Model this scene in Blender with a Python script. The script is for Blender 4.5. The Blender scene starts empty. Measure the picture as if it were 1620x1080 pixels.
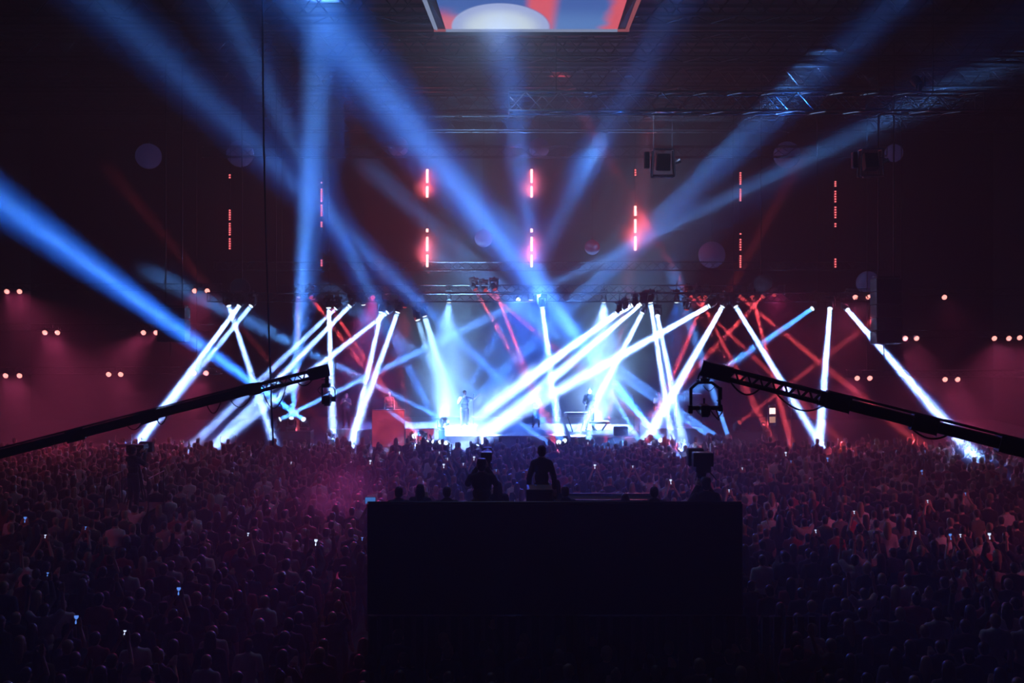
import bpy, bmesh, math, random
import numpy as np
from mathutils import Vector, Matrix
PI = math.pi
SZ = 0.7                                    # top of the stage deck
RZ = 1.42                                   # top of the performers' risers
sc = bpy.context.scene
COL = sc.collection
F = 1575.0; HZ = 472.0; H = 7.3            # focal length and horizon in pixels, eye height in metres


def P(px, py, Y):
    """the point of the hall at depth Y that stands where the photograph shows (px, py)"""
    return Vector(((px - 810) / F * Y, Y, H - (py - HZ) / F * Y))


# ------------------------------------------------------------------ camera, world, exposure, haze
cam = bpy.data.objects.new('camera', bpy.data.cameras.new('camera'))
COL.objects.link(cam); sc.camera = cam
cam.location = (0, 0, H); cam.rotation_euler = (PI / 2, 0, 0)
cam.data.lens = 35; cam.data.sensor_width = 36; cam.data.shift_y = -68 / 1620
cam.data.clip_end = 400
sc.view_settings.view_transform = 'Standard'; sc.view_settings.look = 'None'
sc.view_settings.gamma = 1; sc.view_settings.use_curve_mapping = False
sc.view_settings.exposure = 3.5
wd = bpy.data.worlds.new('hall_dark'); sc.world = wd; wd.use_nodes = True
wd.node_tree.nodes['Background'].inputs[0].default_value = (.1, .12, .3, 1)
wd.node_tree.nodes['Background'].inputs[1].default_value = 0.0
sc.cycles.volume_bounces = 0; sc.cycles.max_bounces = 4; sc.cycles.diffuse_bounces = 1
sc.cycles.use_denoising = True

BLUE = (.012, .17, 1); WHITE = (.26, .44, 1); RED = (1, .085, .11); PINK = (1, .10, .30)
SPOTK = 1.0


def spot(parent, pos, direction, energy, deg, col, rad=.09, blend=.6):
    l = bpy.data.lights.new('spot_light', 'SPOT'); l.energy = energy * SPOTK
    l.spot_size = math.radians(deg); l.spot_blend = blend; l.color = col; l.shadow_soft_size = rad
    o = bpy.data.objects.new('spot_light', l); COL.objects.link(o)
    M = Matrix.Translation(pos) @ direction.to_track_quat('-Z', 'Y').to_matrix().to_4x4()
    if parent is not None:
        o.parent = parent; o.matrix_parent_inverse = Matrix.Identity(4)
        o.matrix_basis = WM[parent.name].inverted() @ M
    else:
        o.matrix_basis = M
    return o


def disk(parent, pos, direction, energy, spread, col, rad=.1):
    """a round lens of radius rad that throws its light within the given spread"""
    l = bpy.data.lights.new('lens_light', 'AREA'); l.shape = 'DISK'; l.size = 2 * rad; l.energy = energy
    l.spread = math.radians(spread); l.color = col
    o = bpy.data.objects.new('lens_light', l); COL.objects.link(o)
    o.parent = parent
    o.matrix_basis = WM[parent.name].inverted() @ Matrix.Translation(pos) @ direction.to_track_quat('-Z', 'Y').to_matrix().to_4x4()
    return o


def glow(parent, pos, energy, col, rad=.06):
    l = bpy.data.lights.new('lamp_light', 'POINT'); l.energy = energy; l.color = col; l.shadow_soft_size = rad
    o = bpy.data.objects.new('lamp_light', l); COL.objects.link(o)
    o.parent = parent; o.matrix_basis = WM[parent.name].inverted() @ Matrix.Translation(pos)
    return o


WM = {}                                     # world matrices of parents, by name


# ------------------------------------------------------------------ materials
def mat(name, col, rough=.6, metal=0.0, noise=.25, scale=8.0, emit=None, es=0.0, alpha=None):
    m = bpy.data.materials.new(name); m.use_nodes = True
    nt = m.node_tree; b = nt.nodes['Principled BSDF']
    b.inputs['Roughness'].default_value = rough; b.inputs['Metallic'].default_value = metal
    tc = nt.nodes.new('ShaderNodeTexCoord'); n = nt.nodes.new('ShaderNodeTexNoise'); n.inputs['Scale'].default_value = scale
    mx = nt.nodes.new('ShaderNodeMix'); mx.data_type = 'RGBA'
    mx.inputs[6].default_value = (*[c * (1 - noise) for c in col], 1); mx.inputs[7].default_value = (*[min(1, c * (1 + noise)) for c in col], 1)
    nt.links.new(tc.outputs['Object'], n.inputs['Vector']); nt.links.new(n.outputs[0], mx.inputs[0])
    nt.links.new(mx.outputs[2], b.inputs['Base Color'])
    if emit:
        b.inputs['Emission Color'].default_value = (*emit, 1); b.inputs['Emission Strength'].default_value = es
        m.cycles.emission_sampling = 'NONE'
    return m


M = {}
M['black'] = mat('black_paint', (.012, .012, .014), .55)
M['drape'] = mat('black_drape', (.006, .006, .008), .95)
M['alu'] = mat('aluminium_tube', (.35, .36, .4), .3, .9)
M['darkalu'] = mat('dark_steel_tube', (.03, .03, .035), .4, .6)
M['rubber'] = mat('cable_rubber', (.01, .01, .01), .7)
M['floor'] = mat('hall_floor_concrete', (.03, .028, .03), .7, scale=2)
M['wall'] = mat('hall_wall_paint', (.006, .006, .008), .85, scale=1)
M['roof'] = mat('roof_deck_steel', (.006, .006, .009), .7, .1, scale=1)
M['stage'] = mat('stage_ply_black', (.03, .03, .035), .5)
M['skin'] = mat('skin', (.5, .3, .22), .55, noise=.08)
for k, c in dict(black=(.015, .015, .018), navy=(.02, .03, .07), grey=(.16, .16, .17), white=(.75, .73, .72), red=(.35, .04, .05), denim=(.06, .09, .16), olive=(.09, .09, .05), pale=(.5, .45, .46)).items():
    M['cloth_' + k] = mat(k + '_cloth', c, .9, noise=.15, scale=30)
M['hair_dark'] = mat('dark_hair', (.018, .012, .01), .5, scale=60)
M['hair_brown'] = mat('brown_hair', (.07, .035, .02), .5, scale=60)
M['hair_fair'] = mat('fair_hair', (.3, .2, .1), .5, scale=60)


def emis(name, col, s):
    m = bpy.data.materials.new(name); m.use_nodes = True; nt = m.node_tree; nt.nodes.clear()
    e = nt.nodes.new('ShaderNodeEmission'); o = nt.nodes.new('ShaderNodeOutputMaterial')
    e.inputs[0].default_value = (*col, 1); e.inputs[1].default_value = s
    nt.links.new(e.outputs[0], o.inputs[0]); m.cycles.emission_sampling = 'NONE'
    return m


M['lens_white'] = emis('white_lit_lens', (.6, .8, 1), .35)
M['lens_red'] = emis('red_lit_lens', (1, .10, .11), .055)
M['lens_pink'] = emis('pink_lit_lens', (1, .3, .28), .3)
M['led_hot'] = emis('hot_led_pixels', (1, .5, .48), .35)
M['led_dim'] = emis('dim_led_pixels', (1, .2, .23), .2)
M['led_back'] = emis('led_strip_diffuser', (1, .05, .09), .035)
M['phone_blue'] = emis('phone_screen_blue', (.12, .3, 1), .09)
M['phone_white'] = emis('phone_screen_white', (.55, .65, 1), .16)
M['laptop'] = emis('tablet_screen_blue', (.06, .28, .85), .06)
M['globe'] = mat('glow_painted_globe', (.06, .06, .09), .8, emit=(.035, .03, .14), es=.028)  # dim glow painted into hanging balls that are no lamps


# ------------------------------------------------------------------ mesh helpers
class MB:
    def __init__(s): s.bm = bmesh.new()

    def box(s, c, d, rot=None, bevel=0):
        r = bmesh.ops.create_cube(s.bm, size=1)['verts']
        for v in r:
            p = Vector((v.co.x * d[0], v.co.y * d[1], v.co.z * d[2]))
            if rot is not None: p = rot @ p
            v.co = p + Vector(c)
        if bevel:
            es = list({e for v in r for e in v.link_edges})
            bmesh.ops.bevel(s.bm, geom=es, offset=bevel, segments=2, affect='EDGES', profile=.5)
        return s

    def cyl(s, a, b, ra, rb=None, n=12, cap=True):
        a = Vector(a); b = Vector(b); rb = ra if rb is None else rb
        d = b - a
        if d.length < 1e-6: return s
        q = d.to_track_quat('Z', 'Y').to_matrix().to_4x4()
        bmesh.ops.create_cone(s.bm, cap_ends=cap, segments=n, radius1=ra, radius2=rb, depth=d.length, matrix=Matrix.Translation((a + b) / 2) @ q)
        return s

    def sph(s, c, r, u=12, v=8):
        if not hasattr(r, '__len__'): r = (r, r, r)
        bmesh.ops.create_uvsphere(s.bm, u_segments=u, v_segments=v, radius=1, matrix=Matrix.Translation(c) @ Matrix.Diagonal((*r, 1)))
        return s

    def tube(s, pts, r, n=8):
        pts = [Vector(p) for p in pts]
        rings = []
        for i, p in enumerate(pts):
            t = (pts[min(i + 1, len(pts) - 1)] - pts[max(i - 1, 0)]).normalized()
            q = t.to_track_quat('Z', 'Y')
            rings.append([s.bm.verts.new(p + q @ Vector((r * math.cos(2 * PI * k / n), r * math.sin(2 * PI * k / n), 0))) for k in range(n)])
        for a, b in zip(rings, rings[1:]):
            for k in range(n):
                s.bm.faces.new((a[k], a[(k + 1) % n], b[(k + 1) % n], b[k]))
        s.bm.faces.new(rings[0][::-1]); s.bm.faces.new(rings[-1])
        return s

    def quad(s, pts):
        s.bm.faces.new([s.bm.verts.new(Vector(p)) for p in pts]); return s

    def mesh(s, name, m, smooth=False):
        bmesh.ops.recalc_face_normals(s.bm, faces=s.bm.faces[:])
        me = bpy.data.meshes.new(name); s.bm.to_mesh(me); s.bm.free()
        if m is not None: me.materials.append(m)
        if smooth:
            me.polygons.foreach_set('use_smooth', [True] * len(me.polygons))
        return me

    def build(s, name, m, parent=None, smooth=False, **kw):
        return link(name, s.mesh(name, m, smooth), parent, **kw)


def link(name, data, parent=None, mtx=None, label=None, cat=None, group=None, kind=None):
    o = bpy.data.objects.new(name, data); COL.objects.link(o)
    if mtx is not None: o.matrix_basis = mtx
    if parent is not None:
        o.parent = parent
        WM[o.name] = WM[parent.name] @ o.matrix_basis
    else:
        WM[o.name] = o.matrix_basis.copy()
    for k, v in (('label', label), ('category', cat), ('group', group), ('kind', kind)):
        if v: o[k] = v
    return o


def thing(name, label, cat, loc=(0, 0, 0), rz=0.0, group=None, kind=None):
    return link(name, None, None, Matrix.Translation(loc) @ Matrix.Rotation(rz, 4, 'Z'), label, cat, group, kind)


ORD = ['', 'first', 'second', 'third', 'fourth', 'fifth', 'sixth', 'seventh', 'eighth', 'ninth', 'tenth', 'eleventh', 'twelfth', 'thirteenth', 'fourteenth', 'fifteenth', 'sixteenth', 'seventeenth', 'eighteenth', 'nineteenth', 'twentieth'] + \
      ['twenty-' + w for w in ['first', 'second', 'third', 'fourth', 'fifth', 'sixth', 'seventh', 'eighth', 'ninth']] + ['thirtieth'] + \
      ['thirty-' + w for w in ['first', 'second', 'third', 'fourth', 'fifth', 'sixth', 'seventh', 'eighth', 'ninth']] + ['fortieth']


def truss(mb, a, b, w, bay, r=.028, up=Vector((0, 0, 1))):
    """square lattice truss from a to b, side w"""
    a = Vector(a); b = Vector(b); d = (b - a); L = d.length; d.normalize()
    s = d.cross(up).normalized(); u = s.cross(d).normalized()
    cs = [(-1, -1), (1, -1), (1, 1), (-1, 1)]
    off = [s * (i * w / 2) + u * (j * w / 2) for i, j in cs]
    for o in off: mb.cyl(a + o, b + o, r, n=8)
    n = max(1, round(L / bay))
    for k in range(n):
        p = a + d * (L * k / n); q = a + d * (L * (k + 1) / n); m = (p + q) / 2
        for i in range(4):
            o1, o2 = off[i], off[(i + 1) % 4]
            mb.cyl(p + o1, m + o2, r * .55, n=6); mb.cyl(m + o2, q + o1, r * .55, n=6)
    for p in (a, b):
        for i in range(4): mb.cyl(p + off[i], p + off[(i + 1) % 4], r * .8, n=6)


# ------------------------------------------------------------------ the haze that fills the hall
HK = 'stuff'
hz = MB().box((0, 27, 9.0), (57.8, 65.6, 17.7)).build('haze', None, kind=HK, label='thin stage haze filling the whole hall', cat='haze')
hm = bpy.data.materials.new('stage_haze'); hm.use_nodes = True; nt = hm.node_tree; nt.nodes.clear()
vs = nt.nodes.new('ShaderNodeVolumeScatter'); vs.inputs['Density'].default_value = .014; vs.inputs['Anisotropy'].default_value = .25
vs.inputs['Color'].default_value = (.9, .93, 1, 1)
ho = nt.nodes.new('ShaderNodeOutputMaterial'); nt.links.new(vs.outputs[0], ho.inputs['Volume']); hz.data.materials.append(hm)

# ------------------------------------------------------------------ the hall
MB().box((0, 27, -.1), (58, 66, .2)).build('floor', M['floor'], kind='structure')
MB().box((-29.1, 27, 9), (.2, 66, 18)).build('wall_left', M['wall'], kind='structure')
MB().box((29.1, 27, 9), (.2, 66, 18)).build('wall_right', M['wall'], kind='structure')
M['velvet'] = mat('black_velvet', (.0004, .0004, .0005), 1)
M['velvet'].node_tree.nodes['Principled BSDF'].inputs['Specular IOR Level'].default_value = 0
MB().box((0, 60.1, 9), (58, .2, 18)).build('wall_back', M['velvet'], kind='structure')
MB().box((0, -6.1, 9), (58, .2, 18)).build('wall_front', M['velvet'], kind='structure')
cb = MB().box((0, 27, 18.1), (58, 66, .2))
for i in range(66):
    cb.box((0, -5.6 + i, 17.94), (57.6, .35, .12))
cb.build('ceiling', M['roof'], kind='structure')
for i in range(7):
    y = 22 + i * 5.5
    tb = MB(); truss(tb, (-28.9, y, 17.0), (28.9, y, 17.0), .9, 1.5, .05)
    tb.build('trim_%d' % (i + 1), M['darkalu'], kind='structure')

# ------------------------------------------------------------------ overhead screen
Yf = 28.0
zS = P(841, 48, Yf).z
def hp(px, py, z=None):
    z = zS if z is None else z
    Y = (z - H) * F / (HZ - py)
    return Vector(((px - 810) / F * Y, Y, z))
sw = thing('overhead_screen', 'bright rectangular screen facing down in a flared frame under the ceiling', 'screen', hp(841, 46))
o0 = Vector(hp(841, 46))
fl, fr = hp(705, 46), hp(977, 46)
k0 = (HZ - 46) / (HZ + 40)                   # the near edge lies above the frame
nl, nr = hp(841 + (705 - 841) / k0, -40), hp(841 + (977 - 841) / k0, -40)
pan = MB().quad([p - o0 for p in (fl, fr, nr, nl)]).quad([p - o0 + Vector((0, 0, .06)) for p in (fl, fr, nr, nl)])
sm = bpy.data.materials.new('screen_picture'); sm.use_nodes = True; nt = sm.node_tree; nt.nodes.clear()
tc = nt.nodes.new('ShaderNodeTexCoord'); sx = nt.nodes.new('ShaderNodeSeparateXYZ'); nt.links.new(tc.outputs['Object'], sx.inputs[0])
wdt = (fr - fl).length


def node(op, a, b=None, c=None):
    n = nt.nodes.new('ShaderNodeMath'); n.operation = op
    for i, v in enumerate((a, b, c)):
        if v is None: continue
        if isinstance(v, (int, float)): n.inputs[i].default_value = v
        else: nt.links.new(v, n.inputs[i])
    return n.outputs[0]


def mixc(f, a, b):
    n = nt.nodes.new('ShaderNodeMix'); n.data_type = 'RGBA'
    nt.links.new(f, n.inputs[0])
    for i, v in ((6, a), (7, b)):
        if isinstance(v, tuple): n.inputs[i].default_value = (*v, 1)
        else: nt.links.new(v, n.inputs[i])
    return n.outputs[2]


def ss(x, a, b):
    n = nt.nodes.new('ShaderNodeMapRange'); n.interpolation_type = 'SMOOTHSTEP'; nt.links.new(x, n.inputs[0])
    n.inputs[1].default_value = a; n.inputs[2].default_value = b
    return n.outputs[0]


u = node('DIVIDE', sx.outputs[0], wdt); v = node('DIVIDE', sx.outputs[1], -wdt)      # u -.5..+.5, v 0 at the far edge
ns = nt.nodes.new('ShaderNodeTexNoise'); ns.inputs['Scale'].default_value = .9; nt.links.new(tc.outputs['Object'], ns.inputs['Vector'])
w_ = node('ADD', u, node('MULTIPLY', node('SUBTRACT', ns.outputs[0], .5), .12))
c = mixc(ss(w_, -.5, -.42), (.9, .12, .16), (.16, .30, .75))
c = mixc(ss(v, .10, .30), c, (.08, .16, .55))
rd = node('SQRT', node('ADD', node('POWER', node('DIVIDE', node('ADD', u, .18), .28), 2), node('POWER', node('DIVIDE', v, .50), 2)))
c = mixc(ss(w_, -.5, -.40), (.9, .12, .16), (.13, .28, .70))
c = mixc(ss(v, .10, .50), c, (.08, .17, .55))
c = mixc(node('MULTIPLY', ss(w_, -.30, -.40), ss(v, .35, .15)), c, (.8, .2, .3))
c = mixc(ss(rd, 1.04, .98), c, (.45, .55, .95))
c = mixc(ss(rd, .95, .5), c, (.75, .88, 1.0))
redb = node('MULTIPLY', ss(u, -.06, .0), ss(u, .16, .08))
c = mixc(node('MULTIPLY', redb, ss(rd, .98, 1.06)), c, (.9, .14, .2))
c = mixc(ss(w_, .38, .46), c, (.9, .14, .2))
em = nt.nodes.new('ShaderNodeEmission'); nt.links.new(c, em.inputs[0]); em.inputs[1].default_value = .085
oo = nt.nodes.new('ShaderNodeOutputMaterial'); nt.links.new(em.outputs[0], oo.inputs[0]); sm.cycles.emission_sampling = 'NONE'
pan.build('screen_panel', sm, sw)
M['edge'] = emis('trim_painted_glow', (.5, .62, 1), .045); M['edge_red'] = emis('trim_painted_glow_red', (1, .25, .33), .03)  # the screen's light on the frame trim, put in as emission
fr_ = MB()
for a, b in ((fl, nl), (fr, nr)):
    s = -1 if a.x < o0.x else 1
    q = [a + Vector((s * .02, 0, .0)), b + Vector((s * .02, 0, 0)), b + Vector((s * .45, 0, .25)), a + Vector((s * .33, 0, .0))]
    fr_.quad([p - o0 + Vector((0, 0, .02)) for p in q])
fr_.box((0, .9, 1.0), (wdt * 1.16, .08, 1.9))
fr_.box((0, -2.2, 1.4), (wdt * .9, 5.2, 1.0))
fr_.build('housing', M['black'], sw)
MB().box((fl + fr) / 2 - o0 + Vector((0, .12, -.02)), (1, 1, 1)).bm.free()
MB().box((0, .03, -.03), (wdt, .06, .07)).build('glow_painted_trim', M['edge'], sw)
for a, b, s, m in ((fl, nl, -1, M['edge']), (fr, nr, 1, M['edge_red'])):
    p1 = a - o0 + Vector((s * .33, .05, 0)); p2 = b - o0 + Vector((s * .42, 0, .1))
    MB().quad([p1, p1 + Vector((s * -.11, 0, -.05)), p2 + Vector((s * -.13, 0, -.05)), p2]).quad([p1 + Vector((0, 0, .05)), p1 + Vector((s * -.11, 0, 0)), p2 + Vector((s * -.13, 0, 0)), p2 + Vector((0, 0, .05))]).build('glow_painted_trim', m, sw)
    MB().box(a - o0 + Vector((s * .16, .03, -.03)), (.34, .06, .06)).build('glow_painted_corner', M['edge_red'], sw)
hg = MB()
for sx_ in (-1, 1):
    for dy in (0, -4): hg.cyl((sx_ * 1.8, dy, 1.8), (sx_ * 1.8, dy, 17.99 - o0.z), .03)
hg.build('suspension_rod', M['darkalu'], sw)
glow(sw, o0 + Vector((-1, -.4, -.35)), 30, (.4, .6, 1), .3)

# ------------------------------------------------------------------ trusses
def add_truss(x0, x1, py, Y, w, bay, label, m='alu', r=.028):
    a = P(x0, py, Y); b = P(x1, py, Y)
    t = thing('lighting_truss', label, 'truss', (a + b) / 2)
    mb = MB(); truss(mb, a - (a + b) / 2, b - (a + b) / 2, w, bay, r)
    mb.build('lattice', M[m], t)
    n = MB()
    L = (b - a).length
    for s in (-.4, .4): n.cyl((s * L, 0, w / 2), (s * L, 0, 18.02 - a.z), .018, n=6)
    n.build('hanging_cable', M['rubber'], t)
    return t
add_truss(805, 1550, 163, 30, .56, 1.05, 'long silver lattice truss hanging high above the right half of the crowd', r=.03)
add_truss(330, 1400, 470, 44.2, .4, .9, 'long dark truss carrying the white beam lights above the stage front', 'darkalu')
add_truss(440, 1240, 458, 46.2, .4, .9, 'dark truss just behind carrying the red beam lights over the stage', 'darkalu')
add_truss(340, 1400, 421, 47.5, .4, .9, 'dark upstage truss below the red LED strings', 'darkalu')
add_truss(320, 1400, 240, 47.5, .5, 1.2, 'high dark truss from which the red LED strings hang', 'darkalu')
side = [(-40, 350, 454, 'upper left'), (-40, 350, 518, 'middle left'), (-40, 350, 586, 'lower left'), (1340, 1660, 462, 'upper right'), (1400, 1660, 528, 'middle right'), (1340, 1660, 591, 'lower right')]
for k, (x0, x1, y, w) in enumerate(side):
    add_truss(x0, x1, y, 45.6 - .5 * (k % 3), .3, .9, 'dark side truss, %s of the rows carrying paired pink lamps' % w, 'darkalu', .02)

# ------------------------------------------------------------------ LED strings
STR = {364: [(275, 283, 0), (331, 349, 0), (352, 373, 0), (376, 395, 0)],
       509: [(287, 291, 0), (298, 320, 0), (323, 343, 0), (350, 360, 0), (410, 422, 0)],
       676: [(267, 290, 1), (294, 313, 1), (361, 368, 1), (374, 398, 1), (402, 423, 1)],
       841: [(267, 290, 1), (294, 313, 1), (361, 368, 1), (374, 398, 1), (402, 423, 1)],
       1005: [(267, 279, 0), (325, 342, 1), (346, 369, 1), (373, 397, 1)],
       1171: [(272, 293, 0), (298, 319, 0), (368, 372, 0), (377, 397, 0), (403, 424, 0)],
       1321: [(286, 296, 0), (301, 321, 0), (326, 346, 0), (352, 360, 0), (408, 424, 0)]}
names = ['leftmost', 'second from left', 'third from left', 'middle', 'fifth from left', 'sixth from left', 'rightmost']
YL = 46.95
for (px, bars), nm in zip(STR.items(), names):
    base = P(px, bars[-1][1], YL)
    t = thing('led_light_string', 'vertical hanging string of red LED bars above the stage, %s of seven' % nm, 'light string', base, group='red LED strings above the stage')
    MB().cyl((0, .05, 0), (0, .05, 18.02 - base.z), .012, n=6).build('cable', M['rubber'], t)
    for y0, y1, hot in bars:
        z0 = P(px, y1, YL).z - base.z; z1 = P(px, y0, YL).z - base.z
        b = MB().box((0, 0, (z0 + z1) / 2), (.16, .07, z1 - z0), bevel=.01).build('led_bar', M['black'], t)
        MB().box((0, -.045, (z0 + z1) / 2), (.11 if hot else .085, .02, z1 - z0 - .04)).build('diffuser', M['led_hot'] if hot else M['led_back'], b)
        n = max(1, round((z1 - z0) / .11)); d = MB()
        for k in range(n): d.sph((0, -.06, z0 + (k + .5) * (z1 - z0) / n), (.05, .025, .032), 8, 6)
        d.build('pixel_row', M['led_hot'] if hot else M['led_dim'], b)
        if hot:
            n2 = 2 if z1 - z0 > .4 else 1
            for k in range(n2): glow(b, base + Vector((0, -.16, z0 + (k + .5) / n2 * (z1 - z0))), 4.6 if n2 == 2 else 2.8, (1, .12, .17), .05)
        elif y1 - y0 > 15:
            glow(b, base + Vector((0, -.16, (z0 + z1) / 2)), .35, (1, .08, .16), .05)

# ------------------------------------------------------------------ globes
GL = [(235, 247, 20, 'leftmost of the upper row'), (380, 243, 21, 'second from left in the upper row'), (630, 232, 16, 'third from left, above the third LED string'),
      (853, 234, 16, 'just above the middle LED string'), (1245, 245, 21, 'large one right of the sixth LED string'), (1414, 242, 14, 'small one beside the far hanging lamp frame'),
      (1126, 403, 21, 'low one left of the sixth LED string'), (937, 391, 12, 'small low one between middle and fifth strings'),
      (765, 377, 14, 'faint low one left of the middle string'), (1373, 447, 18, 'half behind the right loudspeaker stack')]
for px, py, r, w in GL:
    Y = 48.4; c = P(px, py, Y); R = r / F * Y
    t = thing('glow_painted_ball', 'dim round ball with painted glow over the stage, ' + w, 'ball', c, group='dim round balls')
    MB().sph((0, 0, 0), R, 32, 20).build('globe', M['globe'], t, True)
    MB().cyl((0, 0, R), (0, 0, 18.02 - c.z), .012, n=6).build('cord', M['rubber'], t)
    MB().cyl((0, 0, R - .02), (0, 0, R + .05), .07).build('cap', M['black'], t)

# ------------------------------------------------------------------ moving heads and their beams
mh = {}
b = MB().box((0, 0, .36), (.36, .30, .12), bevel=.02); b.cyl((0, 0, .42), (0, 0, .47), .05); mh['base'] = b.mesh('base', M['black'])
b = MB().box((0, 0, .27), (.42, .14, .05), bevel=.01); b.box((-.2, 0, .12), (.045, .13, .32), bevel=.01); b.box((.2, 0, .12), (.045, .13, .32), bevel=.01); mh['yoke'] = b.mesh('yoke', M['black'])
b = MB().cyl((0, 0, .17), (0, 0, -.02), .10, .14, 20).cyl((0, 0, -.02), (0, 0, -.16), .14, .125, 20); mh['head'] = b.mesh('head', M['black'])
def lens_mesh(m):
    return MB().sph((0, 0, -.155), (.105, .105, .045), 20, 10).mesh('lens', m, True)
mh['lw'] = lens_mesh(M['lens_white']); mh['lr'] = lens_mesh(M['lens_red'])

BEAMS = []
def beam(src, tgt, Ys=44.0, Yt=42.0, col='w', e=1.0, ang=3.2, halo=1.0, hang=6.5, mount='truss'):
    BEAMS.append((src, tgt, Ys, Yt, col, e, ang, halo, hang, mount))
# white beams, hung
beam((362, 484), (430, 690), e=.8)
beam((378, 484), (222, 695), Yt=40, e=1.6)
beam((397, 484), (310, 590), e=.6)
beam((520, 487), (527, 690), Yt=42.6, e=1.4, ang=4)
beam((531, 488), (330, 680), Yt=42, e=.7)
beam((553, 484), (440, 600), Yt=42, e=.9)
beam((603, 494), (560, 690), Yt=42.6, e=1.3, ang=4)
beam((613, 494), (450, 620), Yt=42, e=1.0)
beam((629, 494), (560, 690), Yt=42.6, e=1.3, ang=4)
beam((858, 486), (885, 690), Yt=43, e=1.6, ang=5)
beam((975, 495), (730, 680), Yt=43, e=3.4, ang=6)
beam((985, 490), (790, 620), Yt=43, e=3.4, ang=6)
beam((1000, 483), (700, 668), Yt=43, e=3.8, ang=6)
beam((1013, 481), (870, 600), Yt=43, e=3.4, ang=6)
beam((1016, 495), (940, 640), Yt=43, e=1.6, ang=5)
beam((1029, 479), (1062, 690), Yt=43, e=1.5, ang=3.6)
beam((1040, 500), (1052, 560), Yt=42, e=.5)
beam((1122, 484), (900, 608), Yt=43.2, e=2.8, ang=5)
beam((1143, 485), (1055, 640), Yt=43, e=3.2, ang=5.4)
beam((1164, 485), (1296, 700), Yt=41, e=1.4)
beam((1285, 488), (1150, 580), Yt=42, e=.25)
beam((1313, 488), (1297, 690), Yt=40, e=1.3)
beam((1341, 490), (1515, 690), Yt=37, e=1.2)
# white beams from the stage floor
beam((443, 663), (560, 606), Yt=44, e=0.52, halo=.4, mount='floor')
beam((461, 661), (470, 540), Yt=42, e=0.33, ang=5, halo=.4, mount='floor')
beam((462, 662), (535, 0), Ys=44.1, Yt=25, e=.08, ang=3.0, halo=3.8, hang=5.4, mount='none')
beam((480, 663), (0, 318), Yt=25, e=.10, ang=2.0, halo=2.8, hang=3.6, mount='floor')
beam((665, 684), (600, 640), Ys=42, Yt=45, e=0.26, ang=2.5, halo=.4, mount='floor')
beam((700, 662), (560, 592), Ys=43, Yt=47, e=0.45, halo=.4, mount='floor')
beam((870, 702), (780, 640), Ys=41.5, Yt=45, e=0.33, halo=.4, mount='floor')
beam((893, 697), (150, -10), Ys=41.5, Yt=24, e=.06, ang=2.4, halo=1.0, hang=4.6, mount='floor')
beam((884, 699), (788, 0), Ys=41.5, Yt=26, e=.06, ang=3, halo=1.0, hang=5, mount='floor')
beam((1045, 696), (478, -10), Ys=41.5, Yt=24, e=.24, ang=3.4, halo=3.6, hang=6, mount='floor')
beam((1012, 698), (930, 560), Ys=41.5, Yt=47, e=0.52, ang=4, halo=.4, mount='floor')
beam((1055, 698), (905, 560), Ys=41.6, Yt=46, e=0.39, ang=4, halo=.4, mount='floor')
beam((685, 698), (1240, 172), Ys=41.5, Yt=30, e=.05, ang=2.2, halo=.9, hang=3.8, mount='floor')
beam((678, 699), (845, 535), Ys=41.5, Yt=42, e=0.45, ang=3, halo=.4, mount='floor')
beam((697, 699), (1085, -30), Ys=41.5, Yt=26, e=.03, ang=2.5, halo=.5, hang=5, mount='floor')
beam((706, 700), (352, 0), Ys=41.5, Yt=24, e=.04, ang=2.2, halo=.7, hang=6, mount='floor')
beam((1120, 688), (950, 575), Ys=41.5, Yt=47, e=0.45, ang=3.2, halo=.4, mount='floor')
beam((1133, 689), (1020, 610), Ys=41.5, Yt=46, e=0.33, ang=2.5, halo=.4, mount='floor')
beam((1152, 690), (1118, 590), Ys=41.5, Yt=47, e=0.33, ang=3.5, halo=.4, mount='floor')
beam((655, 690), (1420, 165), Ys=42, Yt=28, e=.0, halo=.25, hang=3.6, mount='floor')
# red beams
beam((472, 470), (471, 590), 46, 45, 'r', .6)
beam((492, 470), (560, 560), 46, 44, 'r', .8)
beam((526, 490), (600, 600), 46, 44, 'r', .8)
beam((752, 458), (836, 605), 46, 44, 'r', 1.2)
beam((783, 458), (826, 570), 46, 44, 'r', 1.2)
beam((768, 459), (832, 512), 46, 44, 'r', .5)
beam((1093, 470), (1150, 525), 46, 44, 'r', .6)
beam((1105, 470), (1200, 650), 46, 44, 'r', .9)
beam((1116, 470), (1085, 545), 46, 44, 'r', .8)
beam((1170, 469), (1330, 600), 46, 42, 'r', .8)
beam((1190, 469), (1222, 590), 46, 44, 'r', 1.3)
beam((1207, 469), (1135, 545), 46, 44, 'r', .8)
beam((1170, 668), (1620, 325), 44, 34, 'r', .3, mount='floor')
beam((1206, 667), (1108, 500), 44, 45, 'r', .5, mount='floor')
beam((520, 682), (405, 545), 42.5, 47, 'r', .2, mount='floor')
beam((546, 692), (600, 600), 42, 43, 'r', .4, mount='floor')
beam((957, 703), (966, 640), 41.6, 43, 'r', .8, 4, mount='floor')
beam((652, 684), (640, 620), 42.5, 43.5, 'r', .3, mount='floor')
beam((1030, 690), (1100, 560), 42, 46, 'r', .3, mount='floor')

WE, BE, RE = 85.0, 9.0, 9.0


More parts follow.
